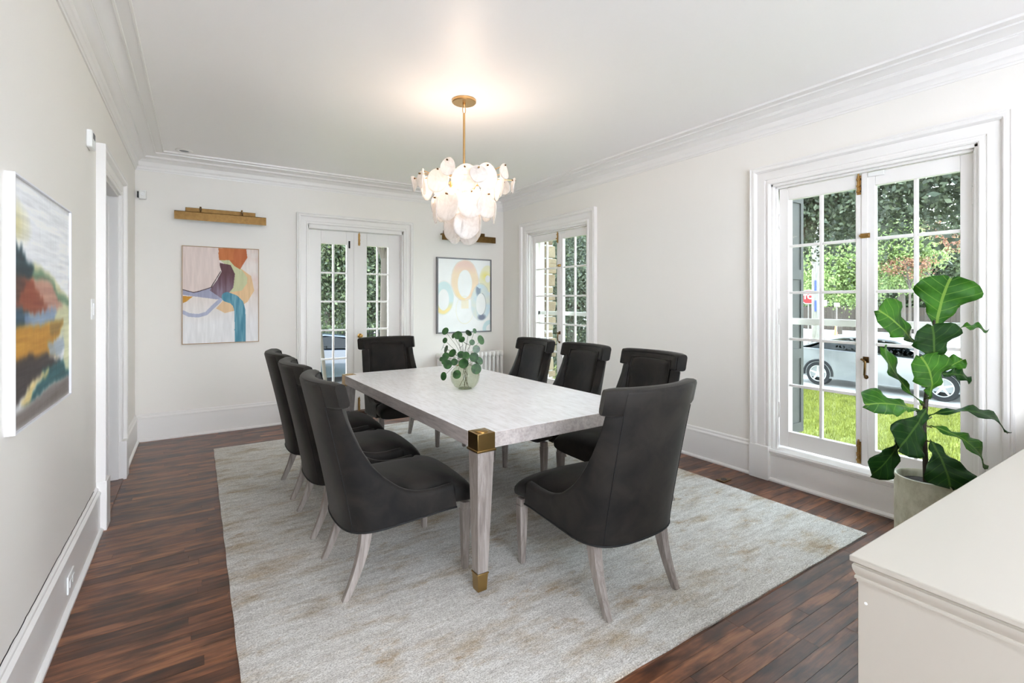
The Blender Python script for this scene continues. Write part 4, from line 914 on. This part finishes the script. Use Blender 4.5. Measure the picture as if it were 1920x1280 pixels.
S(b.build('ground_lawn', M['lawn'], smooth=60), 'sunlit green front lawn outside the windows', 'lawn')
S(MB().box(-80, 140, -90, 140, -1.4, -.99).build('ground_road', M['asphalt']), 'pale street surface beyond the front lawn', 'street')
b = MB(); b.box(13.35, 13.75, -4, 13.35, -1.0, -.86).box(-6, 13.75, 13.3, 13.7, -1.0, -.86); S(b.build('ground_kerb', M['concrete']), 'pale concrete kerb between lawn and street', 'kerb')
S(MB().box(18.5, 27, -20, 60, -1.05, -.93).build('ground_verge', M['lawn']), 'grass verge on the far side of the street', 'lawn')
random.seed(17); q = MB()
for k in range(26000):
    x = 5.2 + random.random() ** .8 * 8.0; y = x * random.uniform(.22, .56); z = ground_z(x, y); h_ = random.uniform(.04, .085); a = random.uniform(0, 6.28); w_ = .008
    dx, dy = math.cos(a) * w_, math.sin(a) * w_; lx, ly = random.uniform(-.03, .03), random.uniform(-.03, .03)
    q.v += [(x - dx, y - dy, z - .01), (x + dx, y + dy, z - .01), (x + lx, y + ly, z + h_)]; q.f.append((len(q.v) - 3, len(q.v) - 2, len(q.v) - 1)); q.m.append(0)
me = bpy.data.meshes.new('grass_blades'); me.from_pydata(q.v, [], q.f); me.materials.append(M['lawn']); gb = bpy.data.objects.new('grass_blades', me); COL.objects.link(gb); tag(gb, 'short grass blades covering the sunlit lawn', 'grass', None, 'stuff')

# ------------------------------------------------------------------ outside: trees, fence, pole, signs
def tree(name, x, y, h, crown, zc, nleaf, size, mk, label, trunk_r=.18, seed=1, lean_=(0, 0), group='trees outside the windows', wide=1.0):
    r_ = empty(name, (x, y, -.98)); tag(r_, label, 'tree', group); rnd = random.Random(seed)
    cz = zc + .98
    q = MB(); q.tube([(0, 0, 0), (lean_[0] * .3, lean_[1] * .3, cz * .45), (lean_[0], lean_[1], cz + crown[2] * .3)], [trunk_r * 1.2, trunk_r, trunk_r * .45], 9)
    for k in range(6):
        a = k * 1.05 + rnd.random(); q.tube([(lean_[0] * .6, lean_[1] * .6, cz * .7), (lean_[0] + crown[0] * .35 * math.cos(a), lean_[1] + crown[1] * .35 * math.sin(a), cz), (lean_[0] + crown[0] * .75 * math.cos(a), lean_[1] + crown[1] * .75 * math.sin(a), cz + crown[2] * rnd.uniform(-.3, .5))], [trunk_r * .5, trunk_r * .3, trunk_r * .1], 6)
    q.build('trunk', M['bark'], r_, smooth=60)
    rs = np.random.RandomState(seed); nleaf = int(nleaf * 2.6); size = size * .55; nc = max(30, nleaf // 300)
    cc = rs.normal(size=(nc, 3)); cc /= np.linalg.norm(cc, axis=1)[:, None]; cc *= (rs.rand(nc, 1) ** .45) * .86
    idx = rs.randint(0, nc, nleaf); off = rs.normal(size=(nleaf, 3)) * .17
    P_ = (cc[idx] + off) * np.array(crown) + np.array((lean_[0], lean_[1], cz))
    nrm = rs.normal(size=(nleaf, 3)); nrm /= np.linalg.norm(nrm, axis=1)[:, None]; t = np.cross(nrm, rs.normal(size=(nleaf, 3))); t /= np.linalg.norm(t, axis=1)[:, None]; bt = np.cross(nrm, t)
    sz = size * rs.uniform(.6, 1.3, (nleaf, 1)); V_ = np.stack([P_ - t * sz, P_ - bt * sz * .6, P_ + t * sz, P_ + bt * sz * .6], 1).reshape(-1, 3)
    me_ = bpy.data.meshes.new('foliage'); me_.from_pydata(V_.tolist(), [], [(4 * k, 4 * k + 1, 4 * k + 2, 4 * k + 3) for k in range(nleaf)]); me_.materials.append(M[mk])
    o = bpy.data.objects.new('foliage', me_); COL.objects.link(o); o.parent = r_; o['kind'] = 'stuff'; return r_
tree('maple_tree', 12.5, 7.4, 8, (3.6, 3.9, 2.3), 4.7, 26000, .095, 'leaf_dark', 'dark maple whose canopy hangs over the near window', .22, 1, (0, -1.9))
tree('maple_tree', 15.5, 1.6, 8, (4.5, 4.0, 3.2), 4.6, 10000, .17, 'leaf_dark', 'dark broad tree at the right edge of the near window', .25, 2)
def tree_at(name, px, py, d_, crown, nl_, sz_, mk, label, seed, tr=.2):
    p_ = view_pt(px, py, d_); tree(name, p_.x, p_.y, 8, crown, p_.z, nl_, sz_, mk, label, tr, seed)
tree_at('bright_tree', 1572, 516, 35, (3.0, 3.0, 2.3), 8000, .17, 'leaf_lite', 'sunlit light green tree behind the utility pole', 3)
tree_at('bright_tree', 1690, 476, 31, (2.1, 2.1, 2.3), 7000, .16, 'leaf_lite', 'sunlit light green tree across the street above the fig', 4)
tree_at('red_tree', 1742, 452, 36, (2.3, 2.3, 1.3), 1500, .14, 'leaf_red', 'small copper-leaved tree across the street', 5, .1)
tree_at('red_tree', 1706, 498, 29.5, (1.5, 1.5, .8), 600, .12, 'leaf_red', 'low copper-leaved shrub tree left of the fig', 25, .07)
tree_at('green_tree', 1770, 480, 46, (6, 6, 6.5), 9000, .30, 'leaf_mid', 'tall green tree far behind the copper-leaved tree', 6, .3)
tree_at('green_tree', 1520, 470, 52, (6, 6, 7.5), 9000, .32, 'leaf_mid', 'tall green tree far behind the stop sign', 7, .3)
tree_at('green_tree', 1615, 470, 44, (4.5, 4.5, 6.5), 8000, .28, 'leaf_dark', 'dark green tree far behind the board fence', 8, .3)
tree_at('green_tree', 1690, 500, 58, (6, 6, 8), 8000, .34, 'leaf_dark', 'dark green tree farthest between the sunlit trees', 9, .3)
tree('garden_tree', 7.9, 9.5, 5, (1.6, 1.6, 2.8), 1.7, 12000, .075, 'leaf_dark', 'leafy tree just outside the far window', .1, 10)
tree('garden_tree', 11.5, 14.5, 5, (4, 3.5, 4.2), 2.4, 11000, .14, 'leaf_dark', 'dense dark tree filling the far window view', .2, 11)
tree('garden_tree', 6.4, 19.6, 6, (3.0, 2.2, 3.8), 3.6, 12000, .13, 'leaf_mid', 'green tree beyond the french doors, right of the parked car', .16, 12)
tree('garden_tree', 4.4, 20.6, 6, (2.6, 2.2, 3.6), 3.6, 12000, .14, 'leaf_mid', 'feathery green tree beyond the french doors, behind the navy car', .14, 13, (.4, 0))
tree('garden_tree', 8.6, 25.5, 8, (6.5, 3, 5.0), 3.4, 11000, .22, 'leaf_mid', 'broad green tree farthest beyond the french doors', .3, 14)
tree('garden_tree', 3.10, 9.4, 6, (1.4, 1.2, 1.2), 3.5, 3500, .07, 'leaf_mid', 'slim dark trunk tree close outside the right french door', .085, 15)
tree('garden_tree', 2.35, 10.8, 6, (1.3, 1.2, 1.3), 3.3, 3500, .07, 'leaf_mid', 'leaning sapling close outside the left french door', .035, 16, (-.55, .2))
tree('garden_tree', 4.9, 26, 8, (4, 3, 5.5), 4.0, 12000, .2, 'leaf_dark', 'dark tree behind the feathery tree beyond the french doors', .25, 18)
# board fence across the street, board by board
hb = empty('shrub_border', (47.5, 18.5, -.95)); tag(hb, 'tall green shrub border behind the board fence', 'shrubs')
rs = np.random.RandomState(78); nl = 16000; P_ = np.stack([rs.uniform(-.9, .9, nl), rs.uniform(-12, 12, nl), rs.uniform(0, 4.4, nl) ** .95], 1); nrm = rs.normal(size=(nl, 3)); t = np.cross(nrm, rs.normal(size=(nl, 3))); t /= np.linalg.norm(t, axis=1)[:, None]; bt = np.cross(nrm / np.linalg.norm(nrm, axis=1)[:, None], t)
V_ = np.stack([P_ - t * .17, P_ - bt * .12, P_ + t * .17, P_ + bt * .12], 1).reshape(-1, 3); me_ = bpy.data.meshes.new('foliage'); me_.from_pydata(V_.tolist(), [], [(4 * k, 4 * k + 1, 4 * k + 2, 4 * k + 3) for k in range(nl)]); me_.materials.append(M['leaf_mid']); o = bpy.data.objects.new('foliage', me_); COL.objects.link(o); o.parent = hb; o['kind'] = 'stuff'
fe = empty('board_fence', (44, 17, -.98)); tag(fe, 'dark brown board fence across the street', 'fence')
bd0 = None
for k in range(48):
    if bd0 is None: bd0 = MB().box(-.02, .02, -.142, .142, 0, 1.9).build('board', M['fence'], fe); o = bd0
    else: o = clone(bd0, fe)
    o.location = (random.uniform(-.008, .008), -7 + k * .295, 0)
MB().box(.03, .07, -7.1, 7.1, .3, .4).build('rail', M['fence'], fe); MB().box(.03, .07, -7.1, 7.1, 1.5, 1.6).build('rail', M['fence'], fe)
ip = empty('iron_fence', (3.9, 17.4, -.98)); tag(ip, 'black iron picket fence behind the navy car', 'fence')
pk0 = None
for k in range(56):
    if pk0 is None: pk0 = MB().box(-.012, .012, -.012, .012, 0, 1.35).build('picket', M['black'], ip); o = pk0
    else: o = clone(pk0, ip)
    o.location = (-3.1 + k * .11, 0, 0)
for z in (.2, 1.2): MB().box(-3.15, 3.05, -.018, .018, z, z + .035).build('rail', M['black'], ip)
hd_ = empty('clipped_hedge', (4.0, 18.1, -.98)); tag(hd_, 'clipped green hedge behind the iron fence', 'hedge')
rs = np.random.RandomState(77); nl = 7000; P_ = np.stack([rs.uniform(-3.6, 3.6, nl), rs.uniform(-.4, .5, nl), rs.uniform(0, 1.5, nl)], 1); nrm = rs.normal(size=(nl, 3)); t = np.cross(nrm, rs.normal(size=(nl, 3))); t /= np.linalg.norm(t, axis=1)[:, None]; bt = np.cross(nrm / np.linalg.norm(nrm, axis=1)[:, None], t)
V_ = np.stack([P_ - t * .07, P_ - bt * .05, P_ + t * .07, P_ + bt * .05], 1).reshape(-1, 3); me_ = bpy.data.meshes.new('foliage'); me_.from_pydata(V_.tolist(), [], [(4 * k, 4 * k + 1, 4 * k + 2, 4 * k + 3) for k in range(nl)]); me_.materials.append(M['leaf_mid']); o = bpy.data.objects.new('foliage', me_); COL.objects.link(o); o.parent = hd_; o['kind'] = 'stuff'
pp = view_pt(1529, 650, 24.5); up_ = empty('utility_pole', (pp.x, pp.y, -.95)); tag(up_, 'grey weathered utility pole beside the stop sign', 'utility pole')
MB().tube([(0, 0, 0), (0, 0, 2.5), (0, 0, 8)], [.175, .165, .14], 14).build('pole', M['pole'], up_, smooth=60)
nrm_c = (Vector((0, 0, 0)) - Vector((pp.x, pp.y, 0))).normalized(); sd_ = UP.cross(nrm_c)
def plate(name, par, c, w, h, th_, matr, loc0):
    a = sd_ * (w / 2); q_ = MB(); q_.loft([[c - a - UP * (h / 2) + nrm_c * d_ - loc0, c + a - UP * (h / 2) + nrm_c * d_ - loc0, c + a + UP * (h / 2) + nrm_c * d_ - loc0, c - a + UP * (h / 2) + nrm_c * d_ - loc0] for d_ in (0, th_)]); return q_.build(name, matr, par)
for zc_ in (2.15, 1.15): plate('number_plate', up_, Vector((pp.x, pp.y, zc_)) + nrm_c * .18, .09, .55, .006, M['sign_blue'], Vector((pp.x, pp.y, -.95)))
ps = view_pt(1515.5, 556.5, 26.5); ss = empty('stop_sign', (ps.x, ps.y, -.95)); tag(ss, 'red octagonal stop sign on a thin post', 'sign'); s0 = Vector((ps.x, ps.y, -.95))
MB().tube([(0, 0, 0), (0, 0, 3.0)], .025, 8).build('post', M['pole'], ss, smooth=60)
def octo(r_, d0, d1):
    q_ = MB(); q_.loft([[ps + (sd_ * math.cos(a) + UP * math.sin(a)) * r_ + nrm_c * d_ - s0 for a in [math.pi / 8 + k * math.pi / 4 for k in range(8)]] for d_ in (d0, d1)]); return q_
pl_ = octo(.40, .03, .035).build('plate', M['sign_white'], ss); octo(.375, .0352, .037).build('face', M['sign_red'], pl_)
fcv = bpy.data.curves.new('lettering', 'FONT'); fcv.body = 'STOP'; fcv.size = .34; fcv.align_x = 'CENTER'; fcv.align_y = 'CENTER'; fcv.extrude = .001; fcv.materials.append(M['sign_white']); fcv.offset = .008
tmp_ = bpy.data.objects.new('lettering', fcv); lme = bpy.data.meshes.new_from_object(tmp_); bpy.data.objects.remove(tmp_)
fo_ = bpy.data.objects.new('lettering', lme); COL.objects.link(fo_); fo_.parent = pl_
mw = Matrix((tuple(sd_) + (0,), (0, 0, 1, 0), tuple(nrm_c) + (0,), (0, 0, 0, 1))).transposed(); mw.translation = ps + nrm_c * .04 - s0; fo_.matrix_local = mw
def street_sign(px, py, w, h, d_, label):
    p_ = view_pt(px, py, d_); e_ = empty('parking_sign', (p_.x, p_.y, -.95)); tag(e_, label, 'sign'); MB().tube([(0, 0, 0), (0, 0, p_.z + .95 + h / 2)], .025, 6).build('post', M['pole'], e_)
    plate('plate', e_, p_ + nrm_c * .03, w, h, .005, M['sign_white'], Vector((p_.x, p_.y, -.95)))
street_sign(1544, 568, .35, .32, 29, 'small white street sign right of the utility pole'); street_sign(1569, 571, .26, .2, 29, 'small white street sign before the board fence')
pc = view_pt(1567, 629, 33.); cn = empty('traffic_cone', (pc.x, pc.y, -.93)); tag(cn, 'orange traffic cone on the grass verge', 'traffic cone')
MB().lathe([(.13, .03), (.10, .2), (.06, .45), (.03, .66), (.0, .67)], 16, (0, 0, 0)).build('body', M['cone'], cn, smooth=50); MB().box(-.18, .18, -.18, .18, 0, .03).build('base', M['cone'], cn)

# ------------------------------------------------------------------ outside: parked cars
def car(name, loc, rz_, paint, label):
    r_ = empty(name, loc, rz_); tag(r_, label, 'car')
    # local: x along the car (front = +x), y across; side profile lofted across the width
    L_ = 4.65
    def prof(k):      # k in -1..1 across the width -> inset for tumblehome
        return k
    low = [(-2.30, .34), (-2.33, .62), (-2.26, .92), (-1.95, 1.02), (-1.2, 1.02), (0, .98), (1.0, .94), (1.75, .86), (2.22, .70), (2.32, .48), (2.26, .26), (1.75, .22), (-1.75, .22)]
    rings = []
    for w_, sx, dz in ((-.90, .97, 0), (-.88, .99, .01), (-.6, 1.0, .02), (0, 1.0, .03), (.6, 1.0, .02), (.88, .99, .01), (.90, .97, 0)):
        rings.append([(x * sx, w_ * (1 - .06 * max(0, (z - .62)) / .4), z + (dz if z > .6 else 0)) for x, z in low])
    body = MB().loft(rings).build('body', paint, r_, smooth=32)
    roof = [(-2.05, 1.00), (-1.45, 1.27), (-.85, 1.41), (-.2, 1.44), (.35, 1.38), (.85, 1.18), (1.28, .93)]
    rings = []
    for w_, dz in ((-.80, -.14), (-.60, -.015), (-.3, 0), (.3, 0), (.60, -.015), (.80, -.14)):
        rings.append([(x, w_ if abs(w_) < .7 else math.copysign(.80 - .16 * max(0, (z - 1.0) / .44), w_), z + dz * (1 if z > 1.05 else .2) * (1 if abs(w_) < .7 else 0) - (.05 if abs(w_) > .7 and z > 1.1 else 0)) for x, z in roof])
    g = MB(); g.loft(rings, False, False); rf = g.build('roof', paint, r_, smooth=40); so = rf.modifiers.new('thick', 'SOLIDIFY'); so.thickness = .03
    for sg in (-1, 1):   # side glass
        for xs in ([(-1.62, 1.05), (-1.25, 1.23), (-.80, 1.33), (-.42, 1.35), (-.42, 1.04)], [(-.36, 1.04), (-.36, 1.35), (-.05, 1.36), (.40, 1.28), (.86, 1.08), (1.0, .99)]):
            q_ = MB(); q_.loft([[(x, sg * (.815 - .17 * (z - 1.0) / .44 + d_), z) for x, z in xs] for d_ in (0, .012)]); q_.build('side_window', M['car_glass'], r_)
        q_ = MB(); q_.loft([[(x, sg * (.905 + d_), z) for x, z in ((-.55, .70), (-.35, .70), (-.35, .735), (-.55, .735))] for d_ in (-.02, .015)]); q_.build('door_handle', paint, r_)
    for a0, a1 in (((-2.0, 1.03), (-1.47, 1.265)), ((.87, 1.185), (1.26, .96))):
        q_ = MB(); q_.loft([[(a0[0], w_ * .66, a0[1] + d_), (a1[0], w_ * .60, a1[1] + d_)] for w_, d_ in ((-1, .018), (1, .018))] , False, False); q_.build('windscreen', M['car_glass'], r_)
    wh0 = None
    for x in (-1.38, 1.38):
        for sg in (-1, 1):
            w = empty('wheel', (x, sg * .80, .33), 0 if sg > 0 else math.pi, r_)
            MB().lathe([(.20, -.10), (.31, -.10), (.33, -.07), (.33, .07), (.31, .105), (.225, .105), (.215, .07), (.20, -.10)], 30, (0, 0, 0), 'y', False).build('tyre', M['tyre'], w, smooth=40)
            q_ = MB(); q_.lathe([(.205, .075), (.225, .10), (.225, .107), (.205, .107)], 30, (0, 0, 0), 'y', False); q_.lathe([(0, .085), (.05, .09), (.05, .105), (0, .11)], 16, (0, 0, 0), 'y')
            for k in range(5):
                a = k * 2 * math.pi / 5 + .3; c_, s_ = math.cos(a), math.sin(a)
                q_.loft([[(c_ * rr - s_ * hw, yy, s_ * rr + c_ * hw) for rr, hw in ((.04, -.03), (.215, -.018), (.215, .018), (.04, .03))] for yy in (.08, .105)])
            q_.build('rim', M['alloy'], w, smooth=40); MB().lathe([(0, .04), (.21, .04), (.21, .05), (0, .05)], 24, (0, 0, 0), 'y').build('brake_disc', M['black'], w)
            q_ = MB(); q_.tube([(x + .37 * math.cos(a), sg * .895, .33 + .37 * math.sin(a)) for a in [R(-8) + k * R(196) / 16 for k in range(17)]], .035, 6); q_.build('wheel_arch', M['tyre'], r_, smooth=60)
    for sg in (-1, 1):
        MB().box(-2.36, -2.2, sg * .72 - .16, sg * .72 + .16, .70, .84).build('tail_lamp', M['sign_red'], r_, bevel=.02); MB().box(2.1, 2.31, sg * .66 - .16, sg * .66 + .16, .60, .70).build('headlamp', M['chrome'], r_, bevel=.02)
    return r_
car('parked_car', (15.75, 5.55, -.985), R(-90), M['car_silver'], 'silver sedan parked beyond the lawn outside the near window')
car('parked_car', (3.3, 15.3, -.985), 0, M['car_navy'], 'dark navy car parked outside the french doors')

# ------------------------------------------------------------------ outside: shutters and stone pier by the windows
def shutter(x0, x1, y, label):
    r_ = empty('shutter', (x0, y, .3)); tag(r_, label, 'shutter', 'dark shutters beside the windows'); w_ = x1 - x0
    b = MB(); b.box(0, .04, 0, .035, 0, 2.0).box(w_ - .04, w_, 0, .035, 0, 2.0)
    for z in (0, .62, 1.28, 1.92): b.box(.04, w_ - .04, 0, .035, z, z + .08)
    b.build('frame', M['shutter'], r_)
    MB().box(.04, w_ - .04, .010, .025, .08, 1.92).build('panel', M['shutter'], r_)
shutter(XO + .055, XO + .26, 2.13, 'dark grey shutter outside the near window'); shutter(XO + .19, XO + .42, 5.845, 'dark grey shutter behind the stone pier')
pr_ = empty('stone_pier', (XO, 5.50, -.40)); tag(pr_, 'rough stone pier outside the far window', 'pier'); random.seed(9); z = 0
while z < 3.3:
    h_ = random.choice((.10, .14, .18, .22)); d_ = .20 + random.uniform(-.02, .035); y0_ = random.uniform(-.035, .0)
    b = MB(); b.frustum((.055, d_, y0_, .34), z + .008, (.055, d_ - random.uniform(-.012, .012), y0_ + random.uniform(-.012, .012), .34), z + h_ - .006); b.build('stone', M['stone'], pr_, bevel=.012); z += h_
MB().box(.06, .185, .0, .33, 0, 3.3).build('mortar', M['concrete'], pr_)
